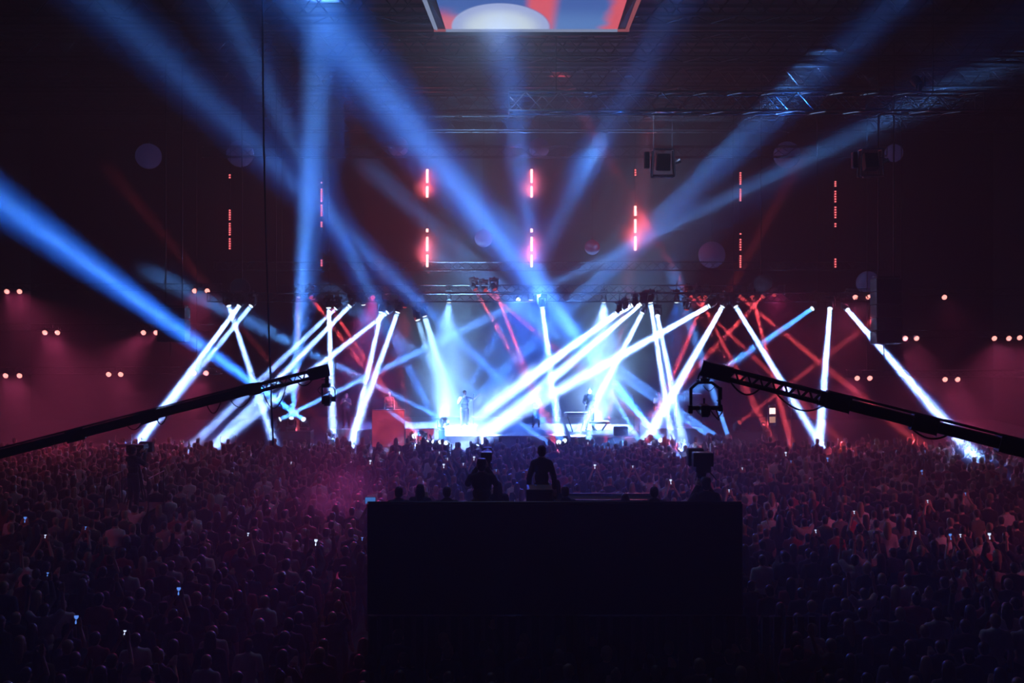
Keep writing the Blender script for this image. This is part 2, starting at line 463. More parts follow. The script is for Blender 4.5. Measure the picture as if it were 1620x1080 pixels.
def mount_head(root, hc, floor, Ys):
    if floor:
        z0 = SZ + (.77 if Ys > 43.5 else 0); zb = hc.z - .42; h = zb - z0
        MB().box((0, 0, .42 + h / 2), (.42, .38, h), bevel=.01).build('foot_case', M['black'], root) if h > .04 else None
    else:
        ztop = 7.62 if Ys < 45.5 else 7.97
        L = ztop - hc.z - .42
        if L > 0: MB().cyl((0, 0, .44), (0, 0, .42 + L), .02, n=8).box((0, 0, .40 + L), (.07, .09, .10)).build('clamp', M['black'], root)


def side_word(s, t):
    dx, dy = t[0] - s[0], t[1] - s[1]
    w = 'steeply ' if abs(dx) < abs(dy) * .35 else ''
    return w + ('down ' if dy > 0 else 'up ') + ('right' if dx > 0 else 'left')


cls = {}
for i, q in enumerate(BEAMS):
    if q[9] != 'none': cls.setdefault((q[4], q[9]), []).append((q[0][0], i))
rank = {}
for k, l in cls.items():
    l.sort()
    for n, (x, i) in enumerate(l): rank[i] = (n + 1, len(l))
for i, (s, t, Ys, Yt, col, e, ang, halo, hang, mount) in enumerate(BEAMS):
    a = P(*s, Ys); b = P(*t, Yt); d = (b - a).normalized()
    floor = mount == 'floor'
    if mount == 'none':
        hd = last
    else:
        n, tot = rank[i]
        cw = 'white' if col == 'w' else 'red'
        where = 'on stage floor' if floor else 'hung over stage'
        lab = '%s beam light %s aimed %s, %s' % (cw, where, side_word(s, t), (ORD[n] + ' from left') if n <= tot / 2 else (ORD[tot - n + 1] + ' from right'))
        hc = a - d * .165
        flip = Matrix.Rotation(PI, 4, 'Y') if floor else Matrix.Identity(4)
        az = math.atan2(d.y, d.x) - PI / 2
        root = link('moving_head_light', None, None, Matrix.Translation(hc) @ Matrix.Rotation(az, 4, 'Z') @ flip, lab, 'stage light', ('white' if col == 'w' else 'red') + (' beam lights on the stage floor' if floor else ' beam lights on the trusses'))
        link('base', mh['base'], root); link('yoke', mh['yoke'], root); mount_head(root, hc, floor, Ys)
        R = d.to_track_quat('-Z', 'Y').to_matrix().to_4x4()
        Mh = WM[root.name].inverted() @ Matrix.Translation(hc) @ R
        hd = link('head', mh['head'], root, Mh)
        link('lens', mh['lw' if col == 'w' else 'lr'], hd)
        last = hd
    src = a + d * .08
    if col == 'w':
        if e > 0: disk(hd, src, d, WE * e, ang, WHITE if not floor and e > .3 else (.10, .33, 1), .095)
        disk(hd, src, d, BE * halo, hang, BLUE, .1)
    else:
        disk(hd, src, d, RE * e, ang if ang != 3.2 else 2.8, RED, .08)

# washes: wide floods, most of them added to fill stage and crowd with light
def wash(px, py, tx, ty, Ys, Yt, e, deg, col, label, name='wash_light', fl=True):
    e = e * .0025
    a = P(px, py, Ys); b = P(tx, ty, Yt); d = (b - a).normalized()
    az = math.atan2(d.y, d.x) - PI / 2
    flip = Matrix.Rotation(PI, 4, 'Y') if fl else Matrix.Identity(4)
    hc = a - d * .165
    root = link(name, None, None, Matrix.Translation(hc) @ Matrix.Rotation(az, 4, 'Z') @ flip, label, 'stage light', 'wash lights')
    link('base', mh['base'], root); link('yoke', mh['yoke'], root); mount_head(root, hc, fl, Ys)
    R = d.to_track_quat('-Z', 'Y').to_matrix().to_4x4()
    hd = link('head', mh['head'], root, WM[root.name].inverted() @ Matrix.Translation(hc) @ R)
    link('lens', mh['lw'] if col[2] > .5 else mh['lr'], hd)
    disk(hd, a + d * .1, d, e, deg, col, .12)
# (energy in units of 2.5 mW of light)
wash(700, 664, 715, 600, 45, 50, 80000, 46, (.30, .58, 1), 'white wash light on the stage floor below the brightest glow left of centre')
wash(690, 698, 712, 560, 41.6, 44.5, 30000, 28, (.20, .5, 1), 'added wide white light at the stage front edge left of centre, shining up')
wash(760, 690, 800, 560, 42.2, 43, 12000, 30, (.10, .36, 1), 'added wide blue light at the stage front edge near the centre, shining up')
wash(930, 698, 955, 590, 41.6, 44.5, 36000, 34, (.20, .5, 1), 'added wide white light at the stage front edge before the keyboards, shining up')
wash(945, 672, 950, 600, 47, 52, 100000, 50, (.30, .58, 1), 'white wash light on the floor behind the keyboard player')
wash(860, 672, 850, 600, 47, 52, 12000, 50, (.1, .36, 1), 'added blue fill light on the floor at the back of the stage centre')
wash(672, 500, 715, 650, 44, 43.8, 36000, 16, (.3, .6, 1), 'white wash light hung left of stage centre, shining steeply down', fl=False)
wash(661, 506, 690, 600, 44, 43.6, 9000, 12, (.3, .6, 1), 'small white wash light hung beside the steep one left of centre', fl=False)
wash(1086, 490, 1060, 640, 46, 45.5, 2200, 60, (1, .12, .2), 'red wash light on the truss above the right of the stage', fl=False)
wash(640, 486, 625, 640, 46, 45, 3000, 60, (1, .12, .2), 'red wash light on the truss above the red-lit set piece', fl=False)
wash(575, 482, 585, 620, 46, 46, 8000, 70, (.03, .2, 1), 'added blue fill light on the truss left of centre', fl=False)
wash(710, 478, 700, 640, 46, 46, 60000, 60, (.18, .42, 1), 'added pale fill light on the truss above the bright glow left of centre', fl=False)
wash(840, 474, 840, 640, 46, 46, 22000, 76, (.03, .2, 1), 'added blue fill light on the truss above the stage centre', fl=False)
wash(955, 478, 950, 640, 46, 46, 110000, 60, (.24, .44, 1), 'added pale fill light on the truss above the keyboards', fl=False)
wash(1070, 478, 1055, 640, 46, 46, 8000, 60, (.03, .2, 1), 'added blue fill light on the truss right of centre', fl=False)
wash(820, 474, 850, 760, 46, 30, 11000, 56, (.02, .10, 1), 'added deep blue fill light on the truss shining out over the crowd centre', fl=False)
wash(590, 470, 535, 790, 46, 27, 1500, 20, (1, .06, .34), 'added magenta fill light on the truss shining over the left crowd', fl=False)
wash(1225, 466, 1300, 780, 46, 26, 800, 46, (1, .06, .30), 'added magenta fill light on the truss shining over the right crowd', fl=False)


def smoke_puff(c, r, dens, label, sc_=1.6, rot=0.0):
    m = bpy.data.materials.new('smoke'); m.use_nodes = True; nt = m.node_tree; nt.nodes.clear()
    tc = nt.nodes.new('ShaderNodeTexCoord'); ln = nt.nodes.new('ShaderNodeVectorMath'); ln.operation = 'LENGTH'
    nt.links.new(tc.outputs['Object'], ln.inputs[0])
    ns = nt.nodes.new('ShaderNodeTexNoise'); ns.inputs['Scale'].default_value = sc_; ns.inputs['Detail'].default_value = 3; nt.links.new(tc.outputs['Object'], ns.inputs['Vector'])
    mr = nt.nodes.new('ShaderNodeMapRange'); mr.interpolation_type = 'SMOOTHSTEP'; mr.inputs[1].default_value = 1.0; mr.inputs[2].default_value = .1
    nt.links.new(ln.outputs['Value'], mr.inputs[0])
    m2 = nt.nodes.new('ShaderNodeMapRange'); m2.inputs[1].default_value = .42; m2.inputs[2].default_value = .68; nt.links.new(ns.outputs[0], m2.inputs[0])
    mu = nt.nodes.new('ShaderNodeMath'); mu.operation = 'MULTIPLY'; nt.links.new(mr.outputs[0], mu.inputs[0]); nt.links.new(m2.outputs[0], mu.inputs[1])
    mv = nt.nodes.new('ShaderNodeMath'); mv.operation = 'MULTIPLY'; nt.links.new(mu.outputs[0], mv.inputs[0]); mv.inputs[1].default_value = dens
    vs = nt.nodes.new('ShaderNodeVolumeScatter'); nt.links.new(mv.outputs[0], vs.inputs['Density']); vs.inputs['Anisotropy'].default_value = .2
    oo = nt.nodes.new('ShaderNodeOutputMaterial'); nt.links.new(vs.outputs[0], oo.inputs['Volume'])
    link('smoke_puff', MB().sph((0, 0, 0), 1, 24, 16).mesh('smoke_puff', m), None, Matrix.Translation(c) @ Matrix.Rotation(rot, 4, 'Y') @ Matrix.Diagonal((*r, 1)), label, 'smoke', None, 'stuff')
smoke_puff(P(538, 785, 27), (1.5, 1.4, 1.15), .8, 'magenta lit puff of smoke drifting over the crowd on the left')
smoke_puff(P(925, 255, 30.5), (1.0, 1.2, 1.9), .4, 'blue lit puff of smoke high above the stage centre', 1.2, .45)
smoke_puff(P(832, 320, 40), (.8, 1.0, 1.6), .10, 'faint blue wisp of smoke beside the middle LED string', 1.4, .1)
for px, py, rr_ in ((676, 290, .9), (676, 392, 1.0), (841, 290, .9), (841, 392, 1.0), (1010, 362, 1.2)):  # puffs at the third and middle strings added for the bars' halo
    smoke_puff(P(px, py, 46.8), (rr_, rr_, rr_ * 1.1), .8, 'thin red lit smoke, partly added for halo, around the LED bars, ' + {676: 'third', 841: 'middle', 1010: 'fifth'}[px] + ' string, ' + ('upper' if py < 350 else 'lower') + ' part', .9)

# ------------------------------------------------------------------ paired pink lamps at the sides
bl_body = MB().cyl((0, 0, 0), (0, .22, 0), .13, .09, 16); bl_body.box((0, .1, .17), (.05, .05, .14)); bl_me = bl_body.mesh('lamp', M['black'])
bl_lens = MB().sph((0, -.01, 0), (.115, .05, .115), 18, 10).mesh('lens', M['lens_pink'], True)
PAIR = [(11, 31, 461, 'at the left edge of the photo, upper row', 1.0, 60, 130), (71, 91, 526, 'middle left row, nearest the left edge', 1.0, 40, 130), (9, 31, 594, 'lowest row at the far left', .8, 10, 90),
        (308, 328, 460, 'upper row, just left of the first white beam', .8, -20, 120), (227, 247, 526, 'middle left row beside the hanging loudspeaker', 1.0, -90, 100), (172, 191, 592, 'lowest left row, between the others', .5, 60, 120),
        (307, 326, 590, 'lowest left row behind the first white beam', 1.0, -20, 110),
        (1353, 1374, 470, 'upper row on the right, just left of the loudspeaker stack', 1.2, -70, 110), (1432, 1450, 535, 'middle right row beside the loudspeaker stack', .8, 30, 120), (1573, 1596, 535, 'middle right row near the right edge', 1.2, -20, 120),
        (1356, 1376, 598, 'lowest right row above the camera crane boom', 1.0, -80, 100), (1495, 1515, 600, 'lowest right row further right', 1.1, 40, 120), (1494, 1512, 470, 'faint upper row above the far right', .15, 10, 100), (1613, 1634, 534, 'middle right row at the very edge', .6, 0, 120)]
for x0, x1, y, w, e, dx, dy in PAIR:
    Yp = 45.4 if y < 500 else (44.9 if y < 560 else 44.4); c = P((x0 + x1) / 2, y, Yp)
    t = thing('twin_blinder_light', 'pair of round pink lamps, ' + w, 'stage light', c, group='paired pink lamps at the sides')
    MB().box((0, .1, .18), (.75, .06, .05)).box((0, .1, .26), (.05, .08, .16)).build('bracket', M['black'], t)
    hx = (x1 - x0) / 2 / F * Yp
    for k, sx_ in enumerate((-hx, hx)):
        if x0 == 1494 and k: continue
        l = link('lamp', bl_me, t, Matrix.Translation((sx_, 0, 0)) @ Matrix.Rotation(math.radians(20), 4, 'X'))
        link('lens', bl_lens, l)
        tp = P((x0 + x1) / 2 + dx, y + dy, 41); a = c + Vector((sx_, -.1, 0))
        disk(l, a, (tp - a).normalized(), 2.8 * e, 55, PINK, .1)

for sx_, e_, w, tx, ty in ((1, 5, 'right', 10.5, 26.5), (-1, 1.0, 'left', -8.5, 27)):  # unseen lamps added to light the crowd's shirts pink
    c = Vector((28.75 * sx_, 12, 9)); d = (Vector((tx, ty, 1.4)) - c).normalized()
    t = thing('unseen_fill_light', 'added pink fill light on the %s wall out of view, lighting the crowd' % w, 'stage light', c)
    MB().box((sx_ * .12, 0, 0), (.26, .1, .1)).build('bracket', M['black'], t)
    hd = link('lamp', MB().cyl((0, 0, .2), (0, 0, -.02), .12, .16, 16).mesh('lamp', M['black']), t, WM[t.name].inverted() @ Matrix.Translation(c) @ d.to_track_quat('-Z', 'Y').to_matrix().to_4x4())
    disk(hd, c + d * .06, d, e_, 28, (1, .15, .38), .14)

# ------------------------------------------------------------------ loudspeaker stacks
def speaker_stack(x0, x1, y0, y1, Y, n, label, cable_y):
    a = P(x0, y0, Y); b = P(x1, y1, Y); w = b.x - a.x; h = (a.z - b.z) / n
    t = thing('loudspeaker_stack', label, 'loudspeaker', ((a.x + b.x) / 2, Y, b.z))
    for k in range(n):
        c = MB().box((0, .3, h * (k + .5)), (w, .7, h * .94), Matrix.Rotation(math.radians(-1.5 * (n - k)), 3, 'X'), bevel=.02).build('cabinet', M['black'], t)
        MB().box((0, -.07, h * (k + .5)), (w * .86, .02, h * .75)).build('grille', M['drape'], c)
    MB().box((0, .3, h * n + .05), (w * .9, .5, .06)).build('flying_frame', M['darkalu'], t)
    zc = P(0, cable_y, Y).z - b.z
    MB().cyl((-w * .3, .3, h * n), (-w * .3, .3, zc), .03).cyl((w * .3, .3, h * n), (w * .3, .3, zc), .03).build('chain', M['darkalu'], t)
    MB().cyl((-w * .1, .25, 0), (-w * .1, .25, -.55), .025).build('cable', M['rubber'], t)
speaker_stack(1386, 1427, 440, 545, 38, 5, 'tall black stack of loudspeakers hanging on the right', 20)
speaker_stack(249, 293, 486, 542, 40, 3, 'short black stack of loudspeakers hanging on the left', 20)

# ------------------------------------------------------------------ lamp frames hanging from the silver truss
def lamp_frame(px, tilt, label):
    Y = 30; c = P(px, 258, Y)
    t = thing('hanging_lamp_frame', label, 'stage light', c, group='lamp frames under the silver truss')
    f = MB()
    for sx_ in (-.3, .3):
        f.cyl((sx_, 0, .42), (sx_ * 1.15, 0, -.38), .022, n=8); f.cyl((sx_, .3, .42), (sx_ * 1.15, .3, -.38), .022, n=8)
        f.cyl((sx_, 0, .42), (sx_, .3, .42), .02, n=8)
    f.cyl((-.3, 0, .42), (.3, 0, .42), .03, n=8); f.cyl((-.34, 0, -.38), (.34, 0, -.38), .03, n=8); f.cyl((-.34, .3, -.38), (.34, .3, -.38), .03, n=8)
    f.build('frame', M['alu'], t)
    rods = MB().box((0, 0, P(0, 176, Y).z - c.z), (.7, .75, .06))
    for sx_ in (-.28, .28): rods.cyl((sx_, .15, .42), (sx_, .15, P(0, 178, Y).z - c.z), .012, n=6)
    rods.build('rod', M['alu'], t)
    MB().box((0, .15, .05), (.42, .3, .5), Matrix.Rotation(tilt, 3, 'X'), bevel=.03).build('projector', M['black'], t)
    MB().cyl((.36, .1, .02), (.52, .05, .1), .05, .08, 12).build('side_lamp', M['alu'], t)
    MB().box((0, .1, -.41), (.5, .12, .04)).build('tray', M['alu'], t)
    MB().box((-.5, .1, .1), (.16, .2, .5), bevel=.03).build('driver_box', M['black'], t)
lamp_frame(1050, .2, 'metal frame with projector under the silver truss, left of the two')
lamp_frame(1380, -.3, 'metal frame with projector under the silver truss, right of the two')
t = thing('spot_fixture', 'small dark light standing on top of the silver truss near its right end', 'stage light', P(1455, 146, 30))
MB().cyl((0, 0, .2), (0, .35, .45), .12, .15, 16).build('body', M['black'], t); MB().box((0, 0, .1), (.1, .1, .3)).box((.18, .1, .35), (.04, .1, .3)).build('bracket', M['black'], t)
for px, py, w in ((382, 455, 'left'), (1205, 448, 'right')):
    t = thing('follow_spot', 'dark dished spotlight above the stage truss, %s of the two' % w, 'stage light', P(px, py, 45.4), group='dark dished spotlights')
    MB().cyl((0, -.2, 0), (0, .3, .15), .42, .2, 24).build('dish', M['black'], t)
    MB().cyl((0, -.2, 0), (0, -.23, 0), .45, .45, 24, False).build('rim', M['alu'], t)
    MB().cyl((0, .1, .2), (0, .1, 18.0 - P(px, py, 45.4).z), .03).build('bracket', M['darkalu'], t)

# thin dark cable dropping in front of everything on the left
pts = [P(415 + 5 * (k / 12) + (12 * (max(0, k - 3) / 9) ** 1.5 if k > 3 else 0), -40 + k * 62, 24) for k in range(13)]
MB().tube(pts, .022, 6).build('hanging_cable', M['rubber'], label='thin black cable hanging the full height of the hall, left of centre', cat='cable')

# ------------------------------------------------------------------ stage
MB().box((1.2, 48.5, SZ / 2), (27, 14, SZ)).build('stage', M['stage'], label='wide low black stage deck behind the crowd', cat='stage')
b = MB()
for k in range(54): b.box((-12.2 + k * .5 + .2, 41.42, SZ / 2), (.3, .06, SZ - .04))
b.build('stage_skirt', M['drape'], label='pleated black skirt along the stage front', cat='drape')
def riser(x0, x1, Y0, Y1, z, lab):
    a = P(x0, 0, Y0).x; b_ = P(x1, 0, Y0).x
    t = thing('riser', lab, 'riser', ((a + b_) / 2, Y0, SZ))
    MB().box((0, (Y1 - Y0) / 2, (z - SZ) / 2), (b_ - a, Y1 - Y0, z - SZ), bevel=.01).build('body', M['riser'], t)
    MB().box((0, -.015, z - SZ - .02), (b_ - a, .03, .05)).build('front_edge', M['alu'], t)
M['riser'] = mat('riser_paint', (.10, .11, .14), .5)
riser(903, 1012, 42.4, 46.6, RZ, 'blue-lit riser under the keyboards, right of stage centre')
riser(704, 898, 42.6, 46.8, RZ, 'long riser with a pale top edge at stage centre')
riser(524, 700, 44.9, 47.4, RZ, 'riser behind the set panels with painted red glow')
riser(1022, 1112, 45.1, 47.2, RZ, 'riser under the speaker columns at stage right')
for px, w, wid in ((461, 'under the crossing white beams on the left', 1.8), (1188, 'under the small red crossing beams on the right', 1.6)):
    t = thing('equipment_case', 'black flight case ' + w, 'case', (P(px, 0, 44).x, 44.1, SZ))
    MB().box((0, 0, .37), (wid, .7, .74), bevel=.01).build('body', M['black'], t); MB().box((0, 0, .75), (wid, .7, .02)).build('lid', M['darkalu'], t)
# red-lit set piece, its red light painted in as emission
pm = bpy.data.materials.new('painted_red_light'); pm.use_nodes = True; nt = pm.node_tree; nt.nodes.clear()
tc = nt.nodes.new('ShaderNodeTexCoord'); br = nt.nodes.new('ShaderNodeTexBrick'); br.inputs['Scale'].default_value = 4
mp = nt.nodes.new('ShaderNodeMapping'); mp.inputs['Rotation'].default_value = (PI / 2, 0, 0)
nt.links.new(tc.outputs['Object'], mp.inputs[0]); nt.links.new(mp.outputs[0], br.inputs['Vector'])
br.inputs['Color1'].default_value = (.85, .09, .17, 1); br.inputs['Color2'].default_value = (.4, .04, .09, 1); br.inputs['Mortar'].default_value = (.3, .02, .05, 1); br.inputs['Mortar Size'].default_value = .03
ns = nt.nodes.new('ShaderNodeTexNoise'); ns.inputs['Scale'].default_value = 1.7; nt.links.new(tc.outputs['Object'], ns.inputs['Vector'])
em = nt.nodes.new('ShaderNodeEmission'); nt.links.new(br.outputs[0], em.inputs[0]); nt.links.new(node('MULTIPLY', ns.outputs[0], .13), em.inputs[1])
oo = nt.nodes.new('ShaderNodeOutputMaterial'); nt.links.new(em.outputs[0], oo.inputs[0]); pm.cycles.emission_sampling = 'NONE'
def red_glow_set_piece(x0, x1, y0, Y, label):
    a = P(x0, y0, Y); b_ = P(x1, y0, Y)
    t = thing('red_glow_set_piece', label, 'screen', ((a.x + b_.x) / 2, Y, SZ))  # a set piece with painted red light, no screen
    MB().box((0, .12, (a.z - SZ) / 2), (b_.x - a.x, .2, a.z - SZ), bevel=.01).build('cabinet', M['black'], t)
    MB().box((0, 0, (a.z - SZ) / 2), (b_.x - a.x - .04, .02, a.z - SZ - .04)).build('painted_glow_face', pm, t)
red_glow_set_piece(588, 640, 648, 44.2, 'tall set panel with painted red glow below the singer at the left of the stage')
red_glow_set_piece(641, 700, 678, 44.2, 'low set panel with painted red glow right of the tall one')

# warm double lamp right of the stage
t = thing('double_audience_lamp', 'two square warm lamps one above the other, right of the stage', 'stage light', P(1222, 668, 43.6))
MB().box((0, .12, .3), (.34, .2, .9), bevel=.02).build('housing', M['black'], t)
for z in (.12, .5): MB().box((0, 0, z), (.26, .03, .26), bevel=.01).build('lens', M['led_hot'] if z > .2 else emis('warm_lens', (1, .5, .4), .06), t)
MB().cyl((0, .12, -.15), (0, .12, SZ - P(0, 668, 43.6).z + .02), .03).box((0, .12, SZ + .02 - P(0, 668, 43.6).z), (.5, .5, .04)).build('stand', M['black'], t)
t = thing('ring_drum', 'small round pale-rimmed drum on a stand, right of the stage', 'drum', P(1252, 640, 43))
MB().cyl((0, -.06, 0), (0, .1, 0), .14, .14, 24).build('shell', M['black'], t)
rg = MB()
rg.tube([(.14 * math.cos(a / 24 * 2 * PI), -.07, .14 * math.sin(a / 24 * 2 * PI)) for a in range(25)], .012, 6); rg.build('rim', M['alu'], t)
MB().cyl((0, .05, -.14), (0, .05, SZ - P(0, 640, 43).z), .02).box((0, .05, SZ + .01 - P(0, 640, 43).z), (.4, .4, .02)).build('stand', M['darkalu'], t)
# side speakers on the stage right
for px, y0, w, lab in ((1075, 622, .42, 'tall dark loudspeaker column at the right of the stage, nearer the centre'), (1101, 622, .5, 'tall dark loudspeaker column at the right of the stage, behind the crane camera')):
    Y = 46; Z0 = RZ; b_ = P(px, y0, Y)
    t = thing('speaker_column', lab, 'loudspeaker', (b_.x, Y, Z0))
    MB().box((0, 0, (b_.z - Z0) / 2), (w, .5, b_.z - Z0), bevel=.03).build('cabinet', M['black'], t); MB().box((0, -.26, (b_.z - Z0) / 2), (w * .8, .02, (b_.z - Z0) * .9)).build('grille', M['drape'], t)
# keyboards
def keyboard(px, py, Y, w, lab):
    c = P(px, py, Y); h = c.z - RZ
    t = thing('keyboard', lab, 'keyboard', (c.x, Y, RZ))
    MB().box((0, 0, h), (w, .35, .09), bevel=.01).build('case', M['black'], t)
    MB().box((0, .06, h + .05), (w * .92, .16, .02)).build('keys', M['cloth_white'], t)
    for s in (-1, 1):
        MB().cyl((s * .38 * w, -.12, h - .04), (s * .16 * w, -.12, .02), .018, n=8).cyl((s * .38 * w, .12, h - .04), (s * .16 * w, .12, .02), .018, n=8).cyl((s * .16 * w, -.2, .02), (s * .16 * w, .2, .02), .02, n=8).build('leg', M['darkalu'], t)
keyboard(912, 654, 44, 1.1, 'black keyboard on splayed stand left of the keyboard player')
keyboard(948, 668, 44.5, .9, 'smaller keyboard behind on the right of the player')
for px, Y, lab in ((982, 42.9, 'black floor monitor wedge on the blue-lit riser'), (718, 43.1, 'black floor monitor wedge left of stage centre'), (742, 43.1, 'second black floor monitor wedge right of the first')):
    t = thing('monitor_wedge', lab, 'loudspeaker', (P(px, 0, Y).x, Y, RZ))
    bb = MB(); vs_ = [(-.3, -.22, 0), (.3, -.22, 0), (.3, .25, 0), (-.3, .25, 0), (-.3, -.1, .36), (.3, -.1, .36), (.3, .12, .36), (-.3, .12, .36)]
    V = [bb.bm.verts.new(v) for v in vs_]
    for f in ((0, 1, 2, 3), (4, 5, 6, 7), (0, 1, 5, 4), (1, 2, 6, 5), (2, 3, 7, 6), (3, 0, 4, 7)): bb.bm.faces.new([V[i] for i in f])
    bb.build('cabinet', M['black'], t); MB().box((0, .2, .17), (.5, .02, .25), Matrix.Rotation(.35, 3, 'X')).build('grille', M['drape'], t)
def mic_stand(px, Y, lab, h=1.5, zf=RZ):
    t = thing('microphone_stand', lab, 'microphone stand', (P(px, 0, Y).x, Y, zf))
    MB().cyl((0, 0, .02), (0, 0, h), .012, n=8).build('pole', M['darkalu'], t)
    for k in range(3):
        a = k * 2 * PI / 3; MB().cyl((0, 0, .2), (.28 * math.cos(a), .28 * math.sin(a), .012), .01, n=6).build('leg', M['darkalu'], t)
    MB().cyl((0, 0, h), (.0, .3, h + .1), .01, n=6).build('boom', M['darkalu'], t)
    MB().cyl((0, .3, h + .1), (0, .44, h + .13), .018, .028, 10).build('microphone', M['black'], t)
mic_stand(749, 43.6, 'microphone stand beside the singer left of centre')
mic_stand(1003, 43.4, 'microphone stand right of the keyboards')
# ------------------------------------------------------------------ people
def capsule(mb, a, b, ra, rb):
    mb.sph(a, ra, 14, 8); mb.sph(b, rb, 14, 8); mb.cyl(a, b, ra, rb, 14)


def remesh(mb, voxel, smooth=2, dec=1.0):
    me = bpy.data.meshes.new('tmp'); mb.bm.to_mesh(me); mb.bm.free()
    o = bpy.data.objects.new('tmp', me); COL.objects.link(o)
    r = o.modifiers.new('r', 'REMESH'); r.mode = 'VOXEL'; r.voxel_size = voxel; r.use_smooth_shade = True
    if smooth:
        s = o.modifiers.new('s', 'SMOOTH'); s.iterations = smooth; s.factor = .5
    if dec < 1:
        d = o.modifiers.new('d', 'DECIMATE'); d.ratio = dec
    dg = bpy.context.evaluated_depsgraph_get(); dg.update()
    out = bpy.data.meshes.new_from_object(o.evaluated_get(dg), depsgraph=dg)
    bpy.data.objects.remove(o); bpy.data.meshes.remove(me)
    return out


V3 = Vector
ARMS = {   # elbow, wrist, finger direction for the right side (x>0); the left side is mirrored unless given
    'down': [((.235, -.03, 1.13), (.25, .06, .88), (0, .15, -1))] * 2,
    'up': [((.30, .06, 1.58), (.27, .12, 1.86), (-.05, .1, 1))] * 2,
    'wave': [((.30, .06, 1.58), (.20, .12, 1.87), (-.1, .1, 1)), ((.235, .02, 1.13), (.21, .22, 1.02), (-.2, 1, .1))],
    'phone': [((.21, .22, 1.50), (.075, .38, 1.80), (-.25, .1, 1))] * 2,
    'clap': [((.25, .12, 1.18), (.05, .33, 1.35), (-.35, .5, .8))] * 2,
    'camera': [((.26, .16, 1.25), (.09, .33, 1.52), (-.3, .5, .7))] * 2,
    'keys': [((.25, .05, 1.15), (.2, .30, 1.07), (0, 1, -.1))] * 2,
    'sing': [((.25, .15, 1.20), (.05, .20, 1.46), (-.6, .3, .5)), ((.36, .0, 1.33), (.55, .12, 1.5), (.6, .2, .6))],
}


def hand(mb, w, d, side, curl=.5):
    w = V3(w); d = V3(d).normalized(); s = V3((side, 0, 0)); s = (s - d * s.dot(d)).normalized(); n = d.cross(s) * side
    if n.y < 0: n = -n
    p = w + d * .085
    for k in (-.5, -.17, .17, .5):
        mb.cyl(w + s * k * .04, p + s * k * .066, .016, .0135, 8)
    mb.sph(w, .024, 10, 6); mb.sph(w + d * .055, (.034, .034, .034), 10, 6)
    for k, L in zip((-1.5, -.5, .5, 1.5), (.060, .076, .082, .072)):
        a = p + s * k * .021; m = a + (d + n * .25 * curl).normalized() * L * .55; e = m + (d + n * .9 * curl).normalized() * L * .5
        capsule(mb, a, m, .0105, .0095); capsule(mb, m, e, .0095, .008)
    a = w + d * .03 - s * .03; m = a + (d * .6 - s * .8).normalized() * .045; e = m + (d * .9 - s * .3).normalized() * .032
    capsule(mb, a, m, .013, .011); capsule(mb, m, e, .011, .009)


def skeleton(pose, build=1.0, stance=.1, head_turn=0, lean=0):
    """joints of a standing figure about 1.75 m tall, facing +Y"""
    J = {}
    L = lambda x, y, z: V3((x, y + lean * max(0, z - .95), z))
    J['pelvis'] = L(0, 0, .95); J['waist'] = L(0, .01, 1.10); J['chest'] = L(0, .01, 1.30); J['neck'] = L(0, -.005, 1.455); J['skull'] = L(0, .015, 1.60)
    A = ARMS[pose]
    for sd, k, key in ((1, 0, 'r'), (-1, 1, 'l')):
        e, w, d = A[k]
        J['sh' + key] = L(sd * .172 * build, 0, 1.385)
        if pose in ('up', 'wave') and e[2] > 1.5: J['sh' + key] = L(sd * .175 * build, 0, 1.44)
        J['el' + key] = L(sd * e[0], e[1], e[2]); J['wr' + key] = L(sd * w[0], w[1], w[2]); J['hd' + key] = V3((sd * d[0], d[1], d[2]))
        J['hip' + key] = V3((sd * .085, 0, .90)); J['kn' + key] = V3((sd * (.085 + stance * .3), .03, .50)); J['an' + key] = V3((sd * (.085 + stance * .6), -.01, .09)); J['to' + key] = V3((sd * (.10 + stance * .75), .15, .035))
    return J


